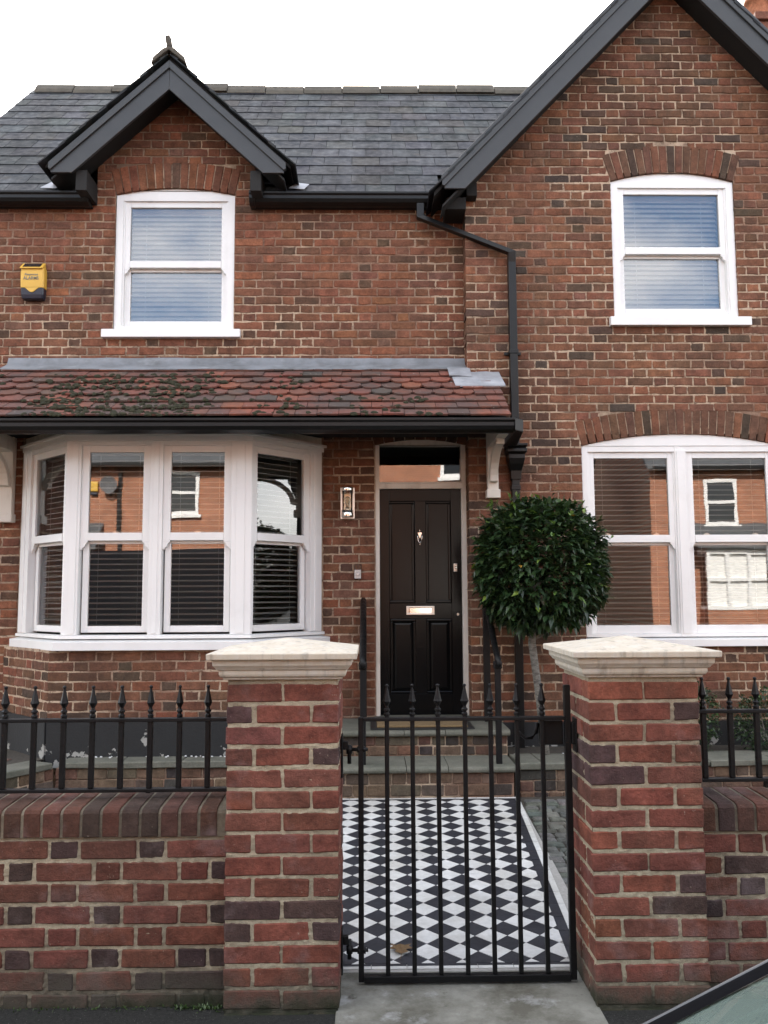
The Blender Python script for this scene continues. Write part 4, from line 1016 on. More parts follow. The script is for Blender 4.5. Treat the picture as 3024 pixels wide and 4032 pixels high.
mb = MB(); mb.box(.05, .75, 6.68, 7.16, .5562, .572); mb.build('coir_pile', M['coir'], dm, .004)
def handrail(x, xw, yw, label, flip):
    t = thing('handrail', (x, 6.3, .14), label, 'handrail', 'handrails beside the steps')
    mb = MB(); mb.smooth = True
    mb.tube([(xw, yw, 1.53), (xw, yw - .05, 1.525), (x, 6.40, 1.155), (x, 6.33, 1.125), (x, 6.285, 1.105), (x, 6.265, 1.07), (x, 6.275, 1.045)], [.024] * 5 + [.026, .018], 12); mb.build('rail', M['iron'], t)
    mb = MB(); mb.box(x - .021, x + .021, 6.30, 6.342, .10, 1.118); mb.build('post', M['iron'], t, .004)
    mb = MB(); mb.box(xw - .026, xw + .026, yw - .06, yw - .008, .545, 1.512); mb.build('post', M['iron'], t, .004)
    mb = MB(); mb.box(x - .03, x + .03, 6.293, 6.349, 1.03, 1.085); mb.build('collar', M['iron'], t, .008)
handrail(-.055, -.057, 7.24, 'black iron handrail on the side of the steps nearest the bay window', 0)
handrail(.935, .955, 7.085, 'black iron handrail on the tree side of the entrance steps', 1)

# ---------------------------------------------------------------- planter walls and terrace
pw = thing('planter_wall', (2.0, 6.35, .1), 'low weathered brick planter wall with stone coping beside the steps, below the tree', 'wall')
FP = Fr(1.075, 6.285, math.atan2(.05, 1.0))
low_bricks(pw, FP, 0, 2.6, .075, 3, .079, PAL_ST2)
mb = MB(FP); mb.box(0.004, 2.6, .008, .12, .0, .311); mb.build('core', M['mortar'], pw)
u = 0
for w in (.17, .28, .50, .46, .5, .5, .3):
    mb = MB(FP); mb.cbox(u + .003, u + w - .003, -.025, .36, .312, .358, .006, .004); mb.build('coping', M['york'], pw); u += w
mb = MB(); mb.box(1.08, 3.8, 6.56, 7.09, .0, .335); tag(mb.build('planting_bed', M['soil']), kind='structure')
pw2 = thing('planter_wall', (-1.3, 6.46, .1), 'low mossy brick retaining wall with stone coping below the bay window', 'wall')
FP2 = Fr(-2.33, 6.47, 0); low_bricks(pw2, FP2, 0, 1.75, .065, 3, .082, PAL_ST2)
FP3 = Fr(-2.33 - .82, 6.47 - 1.28, math.atan2(1.28, .82)); L3 = math.hypot(.82, 1.28); low_bricks(pw2, FP3, 0, L3, .065, 3, .082, PAL_ST2)
mb = MB(FP2); mb.box(.01, 1.75, .008, .12, 0, .311); mb.F = FP3; mb.box(0, L3 - .01, .008, .12, 0, .311); mb.build('core', M['mortar'], pw2)
for F, cuts in ((FP2, (.03, .48, .93, 1.38, 1.75)), (FP3, (0, .5, 1.0, L3 - .03))):
    for a, b in zip(cuts[:-1], cuts[1:]):
        mb = MB(F); mb.cbox(a + .003, b - .003, -.025, .24, .312, .358, .006, .004); mb.build('coping', M['york'], pw2)
mb = MB(); mb.poly([(-2.45, 6.70, .345), (-.5, 6.70, .345), (-.5, 7.2, .345), (-4, 7.2, .345), (-4, 5.0, .345), (-3.35, 5.15, .345)]); ter = tag(mb.build('raised_terrace', M['soil']), kind='structure')
PAL_PV = [(50, (.21, .10, .08)), (30, (.16, .10, .08)), (20, (.12, .09, .075))]
for k in range(14):
    for q in range(7):
        x = -3.95 + q * .225 + (.11 if k % 2 else 0); y = 5.1 + k * .112
        if x + .22 > -2.56 - (6.47 - y) * .64 - .20: continue
        mb = MB(); mb.c = pick(PAL_PV); z = .355 + R.uniform(-.003, .003); mb.cbox(x, x + .215, y, y + .103, .30, z, .005, .002); mb.build('paving_brick', M['brick'], ter)
mb = MB()
for k in range(170):
    x, y = R.uniform(-1.0, -.55), R.uniform(6.60, 6.66); r_ = R.uniform(.005, .011)
    if R.random() < .2: x = R.uniform(-2.2, -.6)
    mb.lathe([(r_ * .6, -r_ * .4), (r_, 0), (r_ * .7, r_ * .5), (r_ * .1, r_ * .7)], (x, y, .362), 6)
for k in range(40):
    x, y = R.uniform(1.1, 1.6), R.uniform(6.58, 6.75); r_ = R.uniform(.004, .010)
    mb.lathe([(r_ * .6, -r_ * .4), (r_, 0), (r_ * .7, r_ * .5), (r_ * .1, r_ * .7)], (x, y, .338), 6)
tag(mb.build('pebbles', M['pebble']), 'loose white pebbles along the wall beds', 'pebbles', None, 'stuff')
# ---------------------------------------------------------------- gate piers
def pier(x0, y0, label):
    W_ = .438; x1, y1 = x0 + W_, y0 + W_
    t = thing('gate_pier', ((x0 + x1) / 2, (y0 + y1) / 2, 0), label, 'gate pier')
    mb = MB(); F4 = [(Fr(x0, y0, 0), W_), (Fr(x1, y0, math.pi / 2), W_), (Fr(x1, y1, math.pi), W_), (Fr(x0, y1, -math.pi / 2), W_)]
    for F, l_ in F4: sheet(mb, F, .0045, l_ - .0045, -.05, 1.246, [], .0050, .008)
    mb.build('mortar_core', M['mortar_new'], t)
    g_, j = .0815, .0130; z = 1.240 - 16 * g_; k = 0; s = .214; h = .1015
    while z < 1.22:
        m = W_ - 2 * h - 2 * j
        if k % 2: bl = [(x0, x0 + s, y0, y0 + h), (x1 - s, x1, y0, y0 + h), (x0, x0 + s, y1 - h, y1), (x1 - s, x1, y1 - h, y1), (x0, x0 + h, y0 + h + j, y1 - h - j), (x1 - h, x1, y0 + h + j, y1 - h - j)]
        else: bl = [(x0, x0 + h, y0, y0 + s), (x0, x0 + h, y1 - s, y1), (x1 - h, x1, y0, y0 + s), (x1 - h, x1, y1 - s, y1), (x0 + h + j, x1 - h - j, y0, y0 + h), (x0 + h + j, x1 - h - j, y1 - h, y1)]
        for a, b, c, e in bl:
            mb = MB(); mb.c = pick(PAL_P); q = R.uniform(-.0015, .0015)
            mb.cbox(a + q, b + q, c + R.uniform(-.0015, .0015), e, z + .001, z + g_ - j, .0045, .0028); mb.build('brick', M['brick_new'], t)
        z += g_; k += 1
    cx, cy = (x0 + x1) / 2, (y0 + y1) / 2
    mb = MB(); prof = [(.226, 1.246), (.232, 1.246), (.232, 1.254), (.243, 1.258), (.247, 1.268), (.247, 1.284), (.255, 1.285), (.258, 1.291), (.268, 1.303), (.270, 1.325), (.289, 1.3255), (.290, 1.349), (.0, 1.398)]
    rg = [mb.V([(cx - a, cy - a, z), (cx + a, cy - a, z), (cx + a, cy + a, z), (cx - a, cy + a, z)]) for a, z in prof[:-1]]
    for a, b in zip(rg[:-1], rg[1:]):
        for q in range(4): mb.face([a[q], a[(q + 1) % 4], b[(q + 1) % 4], b[q]])
    ap = mb.V([(cx, cy, 1.398)])
    for q in range(4): mb.face([rg[-1][q], rg[-1][(q + 1) % 4], ap[0]])
    mb.face(rg[0][::-1]); o = mb.build('cap_stone', M['stone'], t, .0035)
    return t
pier(-.560, 3.38, 'red brick gate pier with cream moulded cap on the hinge side of the gate')
pier(.854, 3.38, 'red brick gate pier with cream moulded cap on the latch side of the gate')
# ---------------------------------------------------------------- front garden walls
PAL_W = [(62, (.195, .069, .049)), (14, (.165, .064, .046)), (10, (.22, .080, .053)), (8, (.075, .045, .042))]
PAL_WH = [(62, (.17, .060, .042)), (38, (.068, .044, .042))]
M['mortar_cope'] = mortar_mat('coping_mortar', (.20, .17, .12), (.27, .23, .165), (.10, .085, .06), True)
def garden_wall(x0, x1, label):
    t = thing('front_wall', ((x0 + x1) / 2, 3.58, 0), label, 'wall')
    mb = MB(); sheet(mb, Fr(0, 3.455), x0, x1, -.06, .64, [], .0050, .008); mb.F = W; mb.box(x0, x1, 3.475, 3.70, -.06, .64); mb.build('mortar_core', M['mortar_new'], t)
    g_, j = .0815, .0130; L_ = .225
    for k in range(8):
        z = .632 - (8 - k) * g_; off = (L_ * .75 if k % 2 else 0) + .04; js = []
        for q in range(-14, 14): js += [off + q * L_ * 1.5, off + q * L_ * 1.5 + L_]
        cuts = [x0] + [v + R.uniform(-.005, .005) for v in js if x0 + .04 < v < x1 - .04] + [x1]
        for a, b in zip(cuts[:-1], cuts[1:]):
            mb = MB(); mb.c = pick(PAL_WH if b - a < .14 else PAL_W)
            mb.cbox(a + (j / 2 if a != x0 else 0), b - (j / 2 if b != x1 else 0), 3.455 + R.uniform(-.002, .002), 3.55, z + .001, z + g_ - j, .0045, .0028); mb.build('brick', M['brick_new'], t)
    x = x0 + .004
    while x < x1 - .03:
        w = min(.0655, x1 - x); mb = MB(); mb.c = pick([(55, (.135, .055, .039)), (28, (.105, .050, .036)), (17, (.062, .042, .035))]); q = R.uniform(-.003, .003)
        mb.prism([(3.445 + q, .636), (3.700, .636), (3.700, .752), (3.600, .750 + q), (3.475, .744), (3.454 + q, .738), (3.445 + q, .727)][::-1], 'x', x, x + w); mb.build('coping_brick', M['brick_new'], t, .004); x += .0765
    mb = MB(); mb.prism([(3.450, .634), (3.697, .634), (3.697, .749), (3.601, .746), (3.478, .739), (3.459, .733), (3.450, .722)][::-1], 'x', x0, x1); mb.build('mortar_bed', M['mortar_cope'], t)
garden_wall(-3.35, -.563, 'low red brick garden wall left of the gate, topped by railings')
garden_wall(1.295, 3.6, 'low red brick garden wall right of the gate, behind the parked car')

# ---------------------------------------------------------------- railings and gate
FIN = [(.0115, 0), (.0130, .004), (.0130, .010), (.0085, .014), (.0085, .018), (.0135, .022), (.0135, .028), (.0085, .032), (.0075, .040), (.0125, .050), (.0178, .060), (.0150, .068), (.0095, .092), (.0055, .112), (.005, .117), (.0078, .121), (.0078, .126), (.004, .130)]
def bars(parent, xs, y, z0, z1, w):
    me = fm = None
    for x in xs:
        x += R.uniform(-.0012, .0012)
        if me is None:
            mb = MB(); mb.box(x - w / 2, x + w / 2, y - w / 2, y + w / 2, z0, z1); o = mb.build('bar', M['iron'], parent, .003); me = o.data; x00 = x
            mb = MB(); mb.lathe(FIN, (x, y, z1), 6); f = mb.build('finial', M['iron'], o); fm = f.data
        else:
            o = bpy.data.objects.new('bar', me); C.objects.link(o); parent_to(o, parent); o.location = (x - x00, 0, 0); ta = R.uniform(-.003, .003); o.matrix_basis = Matrix.Translation((x - x00, 0, 0)) @ Matrix.Translation((x00, y, z0)) @ Matrix.Rotation(ta, 4, 'Y') @ Matrix.Translation((-x00, -y, -z0))
            md = o.modifiers.new('bevel', 'BEVEL'); md.width = .003; md.segments = 2
            f = bpy.data.objects.new('finial', fm); C.objects.link(f); f.parent = o; f.matrix_basis = Matrix.Translation((x00, y, 0)) @ Matrix.Rotation(R.uniform(0, 6), 4, 'Z') @ Matrix.Translation((-x00, -y, 0))
def railing(x0, x1, xs, label, zt, zb):
    t = thing('railings', ((x0 + x1) / 2, 3.6, zb), label, 'railings')
    for z, nm in ((zt, 'top_rail'), (zb, 'bottom_rail')):
        mb = MB(); mb.box(x0, x1, 3.582, 3.618, z - .007, z + .007); mb.build(nm, M['iron'], t, .002)
    bars(t, xs, 3.6, zb + .0072, zt + .010, .0215)
    for x in (x0 + .35, x1 - .35):
        mb = MB(); mb.box(x - .01, x + .01, 3.59, 3.61, .77, zb - .0072); mb.build('foot', M['iron'], t, .002)
railing(-3.3, -.562, [-.671 - k * .1192 for k in range(22)][::-1], 'black iron railings with spear tops on the wall in front of the bay window', 1.064, .782)
railing(1.293, 3.5, [1.39 + k * .112 for k in range(18)], 'black iron railings with spear tops on the wall right of the gate', 1.082, .803)
gt = thing('garden_gate', (.39, 3.6, .02), 'black iron garden gate with seven spear tipped bars, closed between the brick piers', 'gate')
mb = MB(); mb.box(-.051, -.029, 3.589, 3.611, .022, 1.068); mb.build('hinge_stile', M['iron'], gt, .003)
mb = MB(); mb.box(.806, .832, 3.587, 3.613, .022, 1.195); mb.build('latch_stile', M['iron'], gt, .003)
mb = MB(); mb.box(-.029, .806, 3.582, 3.618, 1.052, 1.066); mb.build('top_rail', M['iron'], gt, .002)
mb = MB(); mb.box(-.029, .806, 3.582, 3.618, .020, .046); mb.build('bottom_rail', M['iron'], gt, .002)
bars(gt, [.068 + k * .1078 for k in range(7)], 3.6, .0462, 1.072, .0182)
for z, s_ in ((.925, 1), (.155, -1)):
    mb = MB(); mb.smooth = True; mb.tube([(-.088, 3.6, z - .045), (-.088, 3.6, z + .03)], .0085, 10); mb.tube([(-.088, 3.6, z + .012 * s_), (-.012, 3.6, z + .012 * s_)], .0075, 10)
    mb.lathe([(.013, -.014), (.013, .016)], (-.088, 3.6, z + .010 * s_), 12); h_ = mb.build('hinge', M['iron'], gt)
    mb = MB(); mb.tube([(-.056, 3.6, z + .012 * s_), (-.046, 3.6, z + .012 * s_)], .014, 6); mb.tube([(-.034, 3.6, z + .012 * s_), (-.022, 3.6, z + .012 * s_)], .014, 6); mb.build('nut', M['iron'], h_)
    mb = MB(); mb.box(-.1215, -.114, 3.575, 3.625, z - .10, z + .075); mb.box(-.114, -.092, 3.588, 3.612, z + .012, z + .046); mb.build('hinge_plate', M['iron'], h_, .003)
mb = MB(); mb.box(.706, .8055, 3.620, 3.645, .945, 1.045); lt = mb.build('latch_box', M['iron'], gt, .004)
mb = MB(); mb.smooth = True; mb.tube([(.70, 3.632, 1.035), (.695, 3.632, .995), (.675, 3.632, .972), (.650, 3.632, .972), (.632, 3.632, .985), (.622, 3.632, .998)], [.008, .008, .0075, .007, .006, .006], 8); mb.build('handle', M['iron'], lt)
mb = MB(); mb.box(.833, .853, 3.583, 3.62, .952, 1.042); mb.box(.846, .8535, 3.57, 3.635, .92, 1.06); mb.build('keep', M['iron'], gt, .004)

# ---------------------------------------------------------------- plants
LEAF_D = [(44, (.017, .036, .015)), (36, (.027, .054, .020)), (20, (.042, .078, .027))]
def leaf(mb, p, d, up_, L_, w, droop, col):
    mb.c = col; d = d.normalized(); s = d.cross(up_)
    if s.length < 1e-3: s = Vector((1, 0, 0))
    s.normalize(); n = s.cross(d); cup = R.uniform(.1, .35)
    b = p; m = p + d * (L_ * .5) - Vector((0, 0, 1)) * droop * L_ * .25; t = p + d * L_ - Vector((0, 0, 1)) * droop * L_
    l = m + s * w + n * (w * cup); r = m - s * w + n * (w * cup)
    i = mb.V([tuple(q) for q in (b, l, m, r, t)])
    for f in ((0, 3, 2), (3, 4, 2), (0, 2, 1), (2, 4, 1)): mb.face([i[k] for k in f])
tree = thing('lollipop_tree', (1.33, 6.62, .33), 'clipped evergreen lollipop tree with a round dark green crown beside the front door', 'tree')
mb = MB(); mb.smooth = True; tp = [(1.335, 6.62, .32), (1.322, 6.62, .5), (1.300, 6.62, .75), (1.270, 6.61, 1.0), (1.245, 6.60, 1.2), (1.262, 6.59, 1.45), (1.30, 6.58, 1.72)]
mb.tube(tp, [.037, .032, .030, .029, .030, .026, .018], 12)
mb.smooth = True
for k in range(9):
    a = k * 2.399; st_ = Vector((1.255, 6.595, 1.22 + .05 * k)); e = Vector((1.31 + .36 * math.cos(a), 6.57 + .36 * math.sin(a), 1.55 + .05 * k)); mb.tube([tuple(st_), tuple((st_ + e) / 2 + Vector((0, 0, -.04))), tuple(e)], [.012, .008, .004], 6)
for z, x in ((.44, 1.31), (.57, 1.33), (.64, 1.295), (.95, 1.262)): mb.lathe([(.010, -.04), (.006, -.046)], (x, 6.62, z), 8, 'y')
mb.build('trunk', M['bark'], tree)
mb = MB(); cc = Vector((1.315, 6.57, 1.81))
def crown_r(u):
    z = u.z; r = .512 + .022 * math.sin(u.x * 9 + 1) * math.sin(u.y * 8 + z * 7) + .012 * math.sin(u.x * 17 + z * 13)
    p = 2.25 if z > 0 else 2.7; q = math.sqrt(max(0, 1 - z * z))
    return r / (abs(z) ** p + q ** p) ** (1 / p)
for k in range(8200):
    z = R.uniform(-1, 1); a = R.uniform(0, 2 * math.pi); q = math.sqrt(1 - z * z); u = Vector((q * math.cos(a), q * math.sin(a), z))
    t = R.random(); rr_ = crown_r(u) * (1 - .30 * t * t) - .035; p = cc + u * rr_
    d = (u * R.uniform(.3, .9) + Vector((R.gauss(0, .75), R.gauss(0, .75), R.gauss(.0, .4))))
    new = t < .25 and R.random() < .045 * (1.6 if z > -.2 else .5)
    col = jit((.15, .22, .04), .25) if new else pick(LEAF_D)
    leaf(mb, p, d, Vector((R.gauss(0, .3), R.gauss(0, .3), 1)), R.uniform(.055, .095), R.uniform(.014, .023), R.uniform(.05, .45), col)
for k in range(70):                         # stray shoots that missed the shears
    z = R.uniform(-.6, 1); a = R.uniform(0, 2 * math.pi); q = math.sqrt(1 - z * z); u = Vector((q * math.cos(a), q * math.sin(a), z)); st_ = cc + u * (crown_r(u) - .05)
    dd = (u + Vector((R.gauss(0, .3), R.gauss(0, .3), R.uniform(.2, .9)))).normalized(); ln = R.uniform(.06, .13)
    for w in range(5): leaf(mb, st_ + dd * (ln * (w + 1) / 5), dd + Vector((R.gauss(0, .8), R.gauss(0, .8), R.gauss(.1, .5))), Vector((0, 0, 1)), R.uniform(.045, .075), R.uniform(.010, .016), .2, jit((.085, .15, .032), .3) if w > 2 else pick(LEAF_D))
for k in range(14):
    z = R.uniform(-.8, .9); a = R.uniform(0, 2 * math.pi); q = math.sqrt(1 - z * z); u = Vector((q * math.cos(a), q * math.sin(a), z))
    leaf(mb, cc + u * (crown_r(u) - .03), u + Vector((R.gauss(0, .6), R.gauss(0, .6), 0)), Vector((0, 0, 1)), .065, .015, .3, jit((.30, .17, .03), .2))
mb.build('crown', M['leaf'], tree)
def bush(cx, cy, z0, rx, rz, n, label):
    t = thing('garden_bush', (cx, cy, z0), label, 'bush', 'small bushes in the bed under the wide window')
    mb = MB(); mb.smooth = True
    for k in range(7):
        a = k * .9; mb.tube([(cx, cy, z0 - .02), (cx + rx * .35 * math.cos(a), cy + rx * .3 * math.sin(a), z0 + rz * .7), (cx + rx * .55 * math.cos(a), cy + rx * .4 * math.sin(a), z0 + rz * 1.3)], [.008, .005, .002], 5)
    mb.build('stems', M['bark'], t); mb = MB()
    for k in range(n):
        u = Vector((R.gauss(0, 1), R.gauss(0, 1), R.gauss(0, 1))).normalized(); q = R.uniform(.5, 1.0) ** .6 * (1 + .12 * math.sin(u.x * 7 + u.z * 9))
        p = Vector((cx + u.x * rx * q, cy + u.y * rx * .72 * q, max(z0 + .01, z0 + rz + u.z * rz * q)))
        leaf(mb, p, u + Vector((R.gauss(0, .6), R.gauss(0, .6), R.gauss(.3, .5))), Vector((R.gauss(0, .5), R.gauss(0, .5), 1)), R.uniform(.022, .036), R.uniform(.006, .010), .1, pick(LEAF_D + [(8, (.06, .11, .03))]))
    mb.build('foliage', M['leaf'], t)
bush(2.52, 6.76, .335, .22, .29, 1900, 'taller dark green bush next to the right gate pier, behind the railings')
bush(3.16, 6.78, .335, .31, .235, 2600, 'wider low dark green bush at the right edge of the photo, behind the railings')
mb = MB()
for k in range(260):
    x = R.uniform(-1.6, -.58) if R.random() < .5 else R.uniform(-.75, -.55); y = 3.45 - abs(R.gauss(0, .015))
    leaf(mb, Vector((x, y, .0)), Vector((R.gauss(0, .6), R.gauss(-.3, .5), R.uniform(.3, 1))), Vector((0, 0, 1)), R.uniform(.008, .022), R.uniform(.002, .005), .1, jit((.05, .09, .025), .3))
tag(mb.build('weeds', M['leaf']), 'tiny weeds at the foot of the left garden wall', 'weeds', None, 'stuff')

# ---------------------------------------------------------------- the parked car at the right
M['carpaint'] = plain('car_paint', (.02, .022, .026), .28, .05, 3, **{'Coat__Weight': 1.0, 'Coat__Roughness': .05})
M['cartrim'] = plain('car_trim', (.005, .005, .006), .8, .1, 20, **{'Specular__IOR__Level': .05})
M['dash'] = plain('dashboard', (.46, .48, .45), .8, .2, 40)
car = thing('parked_car', (1.0, .82, -.1), 'parked car cut off at the lower right corner, its windscreen in view', 'car')
YC, HB0, HT0 = .815, .745, .640             # car centre line, half width at the screen base and top
def scr(t, v):                              # windscreen surface: t up the screen, v across from -1 to 1 (1 = kerb side)
    bow = (1 - v * v)
    return Vector((.30 + .95 * t - .11 * bow, YC + v * (HB0 + (HT0 - HB0) * t), .728 + .5065 * t + .010 * bow))
mb = MB(); mb.smooth = True; n = 14; m_ = 8
ids = [[mb.V([tuple(scr(j / m_, -1 + 2 * k / n))])[0] for k in range(n + 1)] for j in range(m_ + 1)]
for j in range(m_):
    for k in range(n): mb.face([ids[j][k], ids[j][k + 1], ids[j + 1][k + 1], ids[j + 1][k]][::-1])
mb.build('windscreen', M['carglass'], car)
for s_ in (-1, 1):
    mb = MB(); mb.smooth = True; va, vb = .958, 1.0
    A = [mb.V([tuple(scr(j / 10, s_ * va) + Vector((-.002, 0, .003))), tuple(scr(j / 10, s_ * (va + vb) / 2) + Vector((-.006, 0, .010))), tuple(scr(j / 10, s_ * vb) + Vector((-.004, 0, .008)))]) for j in range(11)]
    for a, b in zip(A[:-1], A[1:]):
        for q in (0, 1): mb.face([a[q], a[q + 1], b[q + 1], b[q]] if s_ < 0 else [a[q + 1], a[q], b[q], b[q + 1]])
    mb.build('screen_trim', M['cartrim'], car)
    mb = MB(); mb.smooth = True; mb.tube([tuple(scr(j / 8 - .06, s_ * 1.0) + Vector((-.002, s_ * .006, .004))) for j in range(10)], .0055, 10); mb.build('windscreen_pillar', M['carpaint'], car)
# lower body from cross sections along X, roof, side glass
def section(x, w, zt, zs, zb):
    return [(x, YC - w + .03, zb), (x, YC - w, zb + .12), (x, YC - w - .01, zs - .12), (x, YC - w + .02, zs), (x, YC - w * .82, zt), (x, YC, zt + .018), (x, YC + w * .82, zt), (x, YC + w - .02, zs), (x, YC + w + .01, zs - .12), (x, YC + w, zb + .12), (x, YC + w - .03, zb)]
mb = MB(); mb.smooth = True
S = [(-1.02, .55, .40, .36, .10), (-.95, .70, .52, .46, .06), (-.75, .755, .60, .55, .06), (-.35, .765, .655, .62, .06), (.0, .77, .692, .66, .06), (.27, .77, .715, .69, .06), (1.3, .775, .74, .73, .06), (2.3, .775, .76, .75, .06), (2.85, .75, .75, .73, .08), (3.0, .66, .70, .66, .14)]
rg = [mb.V(section(*s_)) for s_ in S]
for a, b in zip(rg[:-1], rg[1:]):
    for q in range(10): mb.face([a[q], b[q], b[q + 1], a[q + 1]])
mb.face(rg[0]); mb.face(rg[-1][::-1]); mb.build('body', M['carpaint'], car)
mb = MB(); mb.smooth = True
RF = [(1.22, .655, 1.222), (1.5, .66, 1.27), (2.0, .65, 1.275), (2.5, .62, 1.22), (2.62, .60, 1.18)]
rg = [mb.V([(x, YC - w, z - .045), (x, YC - w * .9, z - .005), (x, YC, z + .022), (x, YC + w * .9, z - .005), (x, YC + w, z - .045)]) for x, w, z in RF]
for a, b in zip(rg[:-1], rg[1:]):
    for q in range(4): mb.face([a[q], b[q], b[q + 1], a[q + 1]])
mb.build('roof', M['carpaint'], car)
for s_ in (-1, 1):
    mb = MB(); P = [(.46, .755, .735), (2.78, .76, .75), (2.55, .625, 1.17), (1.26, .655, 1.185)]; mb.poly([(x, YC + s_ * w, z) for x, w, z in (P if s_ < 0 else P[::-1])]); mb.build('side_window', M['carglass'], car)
    mb = MB(); mb.box(1.62, 1.72, YC + s_ * .70 - .03, YC + s_ * .70 + .03, .74, 1.2); mb.build('door_pillar', M['cartrim'], car, .01)
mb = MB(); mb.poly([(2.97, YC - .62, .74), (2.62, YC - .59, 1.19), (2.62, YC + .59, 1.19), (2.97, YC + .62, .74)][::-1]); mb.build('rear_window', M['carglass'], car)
mb = MB(); mb.prism([(.34, .60), (.34, .722), (.50, .785), (.75, .868), (1.02, .885), (1.08, .60)][::-1], 'y', YC - .70, YC + .715); mb.build('dashboard', M['dash'], car, .02)
for y in (YC - .36, YC + .36):
    mb = MB(); mb.box(1.55, 1.68, y - .22, y + .22, .4, 1.02); mb.box(1.2, 1.62, y - .22, y + .22, .35, .48); mb.build('seat', M['dash'], car, .04)
for x in (-.42, 2.3):
    for s_ in (-1, 1):
        mb = MB(); y = YC + s_ * .70; mb.smooth = True; mb.lathe([(.20, -.085), (.285, -.085), (.30, -.06), (.30, .06), (.285, .085), (.20, .085)], (x, y, .20), 28, 'y'); wl = mb.build('tyre', M['rubber'], car)
        mb = MB(); mb.lathe([(.02, -.08), (.19, -.075), (.199, -.05), (.199, .05), (.19, .075), (.02, .08)], (x, y, .20), 20, 'y'); mb.build('rim', M['nickel'], wl)
mb = MB(); mb.smooth = True; mb.tube([tuple(scr(.02, -.1) + Vector((-.012, 0, .02))), tuple(scr(.05, .40) + Vector((-.012, 0, .02)))], .007, 6); mb.tube([tuple(scr(.02, -.75) + Vector((-.012, 0, .02))), tuple(scr(.05, -.2) + Vector((-.012, 0, .02)))], .007, 6); mb.build('wiper', M['cartrim'], car)

# ---------------------------------------------------------------- across the street: the sunlit houses mirrored in the windows
def _far_brick():
    t = NT('far_brick'); br = t.n('TexBrick', Vector=t.n('Mapping', Vector=t.pos(), Rotation=(rad(90), 0, 0)).outputs[0], Color1=(.40, .15, .075, 1), Color2=(.30, .11, .06, 1), Mortar=(.42, .33, .25, 1), Scale=4.4, Mortar__Size=.018)
    c = t.mul(br.outputs['Color'], t.ramp(t.noise(3, 5), [(.3, .8), (.7, 1.15)])); return t.bsdf(c, .9)
M['farbrick'] = _far_brick()
M['farslate'] = plain('far_slate', (.09, .095, .10), .6, .3, 5)
M['fardark'] = plain('far_glass', (.03, .035, .04), .08, .1, 3)
def far_house(x0, x1, y, depth, wins, bays, label, doors=()):
    t = thing('terraced_house', ((x0 + x1) / 2, y, 0), label, 'house')
    mb = MB(); mb.box(x0, x1, y - depth, y, 0, 5.15); mb.prism([(y, 5.15), (y - depth, 5.15), (y - depth / 2, 5.15 + depth * .40)][::-1], 'x', x0, x1); mb.build('wall', M['farbrick'], t)
    mb = MB(); mb.prism([(y + .28, 5.05), (y + .28, 5.13), (y - depth / 2, 5.30 + depth * .42), (y - depth / 2, 5.18 + depth * .42)], 'x', x0 - .15, x1 + .15); mb.prism([(y - depth - .28, 5.05), (y - depth - .28, 5.13), (y - depth / 2, 5.30 + depth * .42), (y - depth / 2, 5.18 + depth * .42)][::-1], 'x', x0 - .15, x1 + .15)
    rf = mb.build('roof', M['farslate'], t)
    mb = MB(); mb.box(x0, x1, y + .28, y + .38, 5.03, 5.12); mb.build('gutter', M['gutter'], rf)
    mb = MB(); mb.box(x0 + 8.25, x0 + 8.34, y, y + .09, 0, 5.0); mb.build('downpipe', M['gutter'], t)
    mb = MB(); mb.box(x0 + (x1 - x0) * .62, x0 + (x1 - x0) * .62 + 1.1, y - depth / 2 - .4, y - depth / 2 + .4, 6.5, 9.6); ch_ = mb.build('chimney', M['farbrick'], t)
    for k in range(3): mb = MB(); mb.lathe([(.13, 9.6), (.11, 10.1)], (x0 + (x1 - x0) * .62 + .2 + k * .35, y - depth / 2, 0), 12); mb.build('chimney_pot', M['farbrick'], ch_)
    for a, b, z0, z1 in wins:
        mb = MB(); mb.box(a, b, y, y + .05, z0, z0 + .09); mb.box(a, b, y, y + .05, z1 - .10, z1); mb.box(a, a + .09, y, y + .05, z0 + .09, z1 - .10); mb.box(b - .09, b, y, y + .05, z0 + .09, z1 - .10); zm = (z0 + z1) / 2; mb.box(a + .09, b - .09, y, y + .06, zm - .04, zm + .04); mb.box(a - .08, b + .08, y, y + .10, z0 - .09, z0 - .001)
        w = mb.build('window', M['white'], t)
        for p, q in ((z0 + .09, zm - .04), (zm + .04, z1 - .10)):
            mb = MB(); mb.box(a + .09, b - .09, y + .005, y + .02, p, q); mb.build('pane', M['fardark'], w)
    for a, b in bays:
        mb = MB(); mb.box(a, b, y, y + .6, 0, 1.15); mb.build('bay_base', M['farbrick'], t)
        mb = MB(); mb.prism([(y, 2.95), (y + .78, 2.80), (y + .78, 2.86), (y, 3.55)][::-1], 'x', a - .25, b + .25); mb.build('bay_roof', M['farslate'], t)
        mb = MB(); mb.box(a, b, y + .05, y + .62, 1.15, 1.25); mb.box(a, b, y + .05, y + .62, 2.65, 2.80)
        for k in range(4): xx = a + (b - a - .1) * k / 3; mb.box(xx, xx + .1, y + .52, y + .62, 1.25, 2.65)
        mb.box(a, b, y + .53, y + .61, 1.92, 2.0); w = mb.build('bay_window', M['white'], t)
        mb = MB(); mb.box(a + .1, b - .1, y + .50, y + .515, 1.25, 2.65); mb.build('blind', M['slat'], w)
    for a in doors:
        mb = MB(); mb.box(a, a + .9, y, y + .05, .1, 2.2); mb.build('door', M['door'], t)
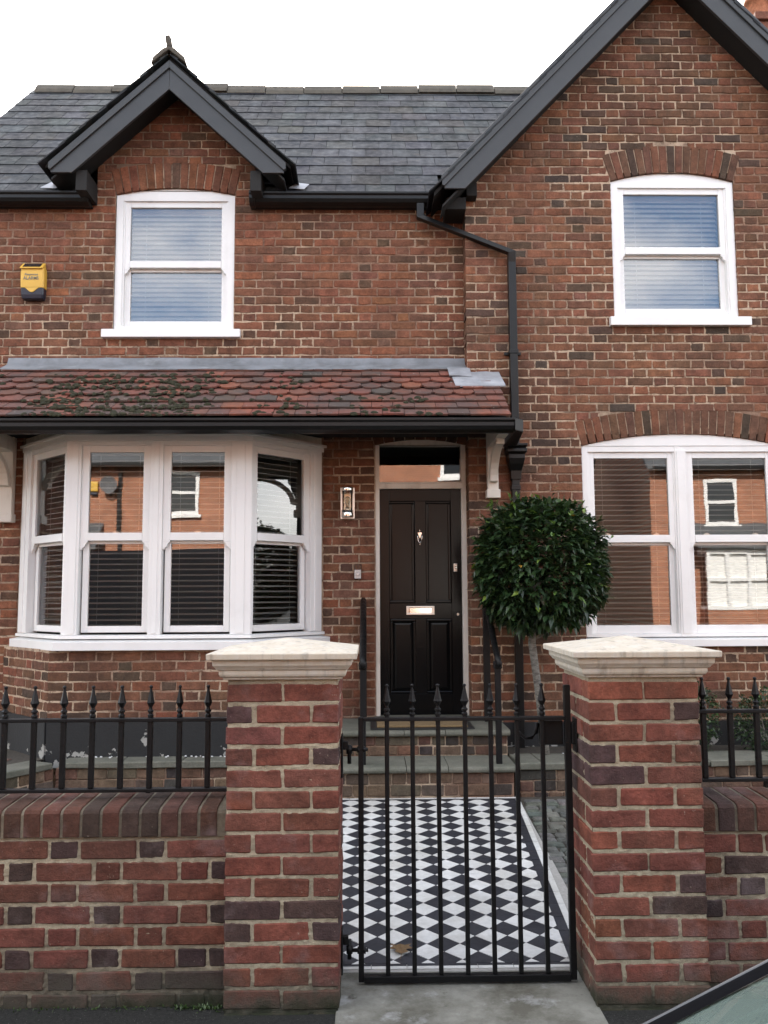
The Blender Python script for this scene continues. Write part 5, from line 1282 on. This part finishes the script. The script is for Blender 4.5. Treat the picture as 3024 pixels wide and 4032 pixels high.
far_house(-15, 5.3, -9.4, 7, [(-5.45, -4.6, 3.75, 4.95), (-8.6, -7.7, 3.75, 4.95), (-1.6, -.7, 3.75, 4.95), (2.0, 2.9, 3.75, 4.95)], [(-9.6, -7.4), (1.4, 3.4)], 'long sunlit brick house across the street, mirrored in the bay window and door', (-3.0, .2))
far_house(7.9, 19, -9.4, 7, [(9.45, 10.35, 3.5, 4.8), (13, 13.9, 3.5, 4.8)], [(9.2, 11.0), (13, 15)], 'sunlit brick house across the street, mirrored in the wide downstairs window', (12.0,))
M['vanpaint'] = plain('van_paint', (.004, .005, .008), .6, .1, 3, **{'Specular__IOR__Level': .12})
dish = thing('satellite_dish', (-6.95, -9.35, 4.4), 'grey satellite dish on the house across the street, mirrored in the bay window', 'satellite dish')
mb = MB(); mb.smooth = True; mb.lathe([(.02, -.02), (.13, .0), (.22, .05), (.23, .06)], (-6.95, -9.2, 4.55), 24, 'y'); mb.build('reflector', plain('grey_dish', (.12, .12, .125), .85, .1, 9), dish)
mb = MB(); mb.tube([(-6.95, -9.4, 4.3), (-6.95, -9.22, 4.5)], .025, 8); mb.build('arm', M['gutter'], dish)
al2 = thing('alarm_box', (-7.4, -9.4, 4.3), 'pale yellow alarm box on the house across the street, mirrored in the bay window', 'alarm box')
mb = MB(); mb.box(-7.52, -7.28, -9.4, -9.3, 4.37, 4.66); mb.build('case', M['yellow'], al2, .03)
mb = MB(); mb.box(-7.49, -7.31, -9.4, -9.31, 4.28, 4.369); mb.build('lower_case', M['navy'], al2, .02)
van = thing('parked_van', (-5.0, -3.9, -.1), 'dark van parked across the street, mirrored low in the bay window', 'van')
mb = MB(); mb.prism([(-7.6, .2), (-7.6, .95), (-7.2, 1.15), (-6.55, 1.95), (-6.1, 2.45), (-2.45, 2.5), (-2.35, .2)][::-1], 'y', -4.9, -3.0); mb.build('body', M['vanpaint'], van, .08)
mb = MB(); mb.prism([(-6.95, 1.3), (-6.5, 1.9), (-5.6, 1.9), (-5.6, 1.25)][::-1], 'y', -3.0, -2.985); mb.build('side_window', M['fardark'], van, .0)
for x in (-6.7, -3.3):
    for y in (-3.08, -4.82):
        mb = MB(); mb.smooth = True; mb.lathe([(.1, -.1), (.32, -.1), (.34, -.07), (.34, .07), (.32, .1), (.1, .1)], (x, y, .24), 24, 'y'); mb.build('wheel', M['rubber'], van)
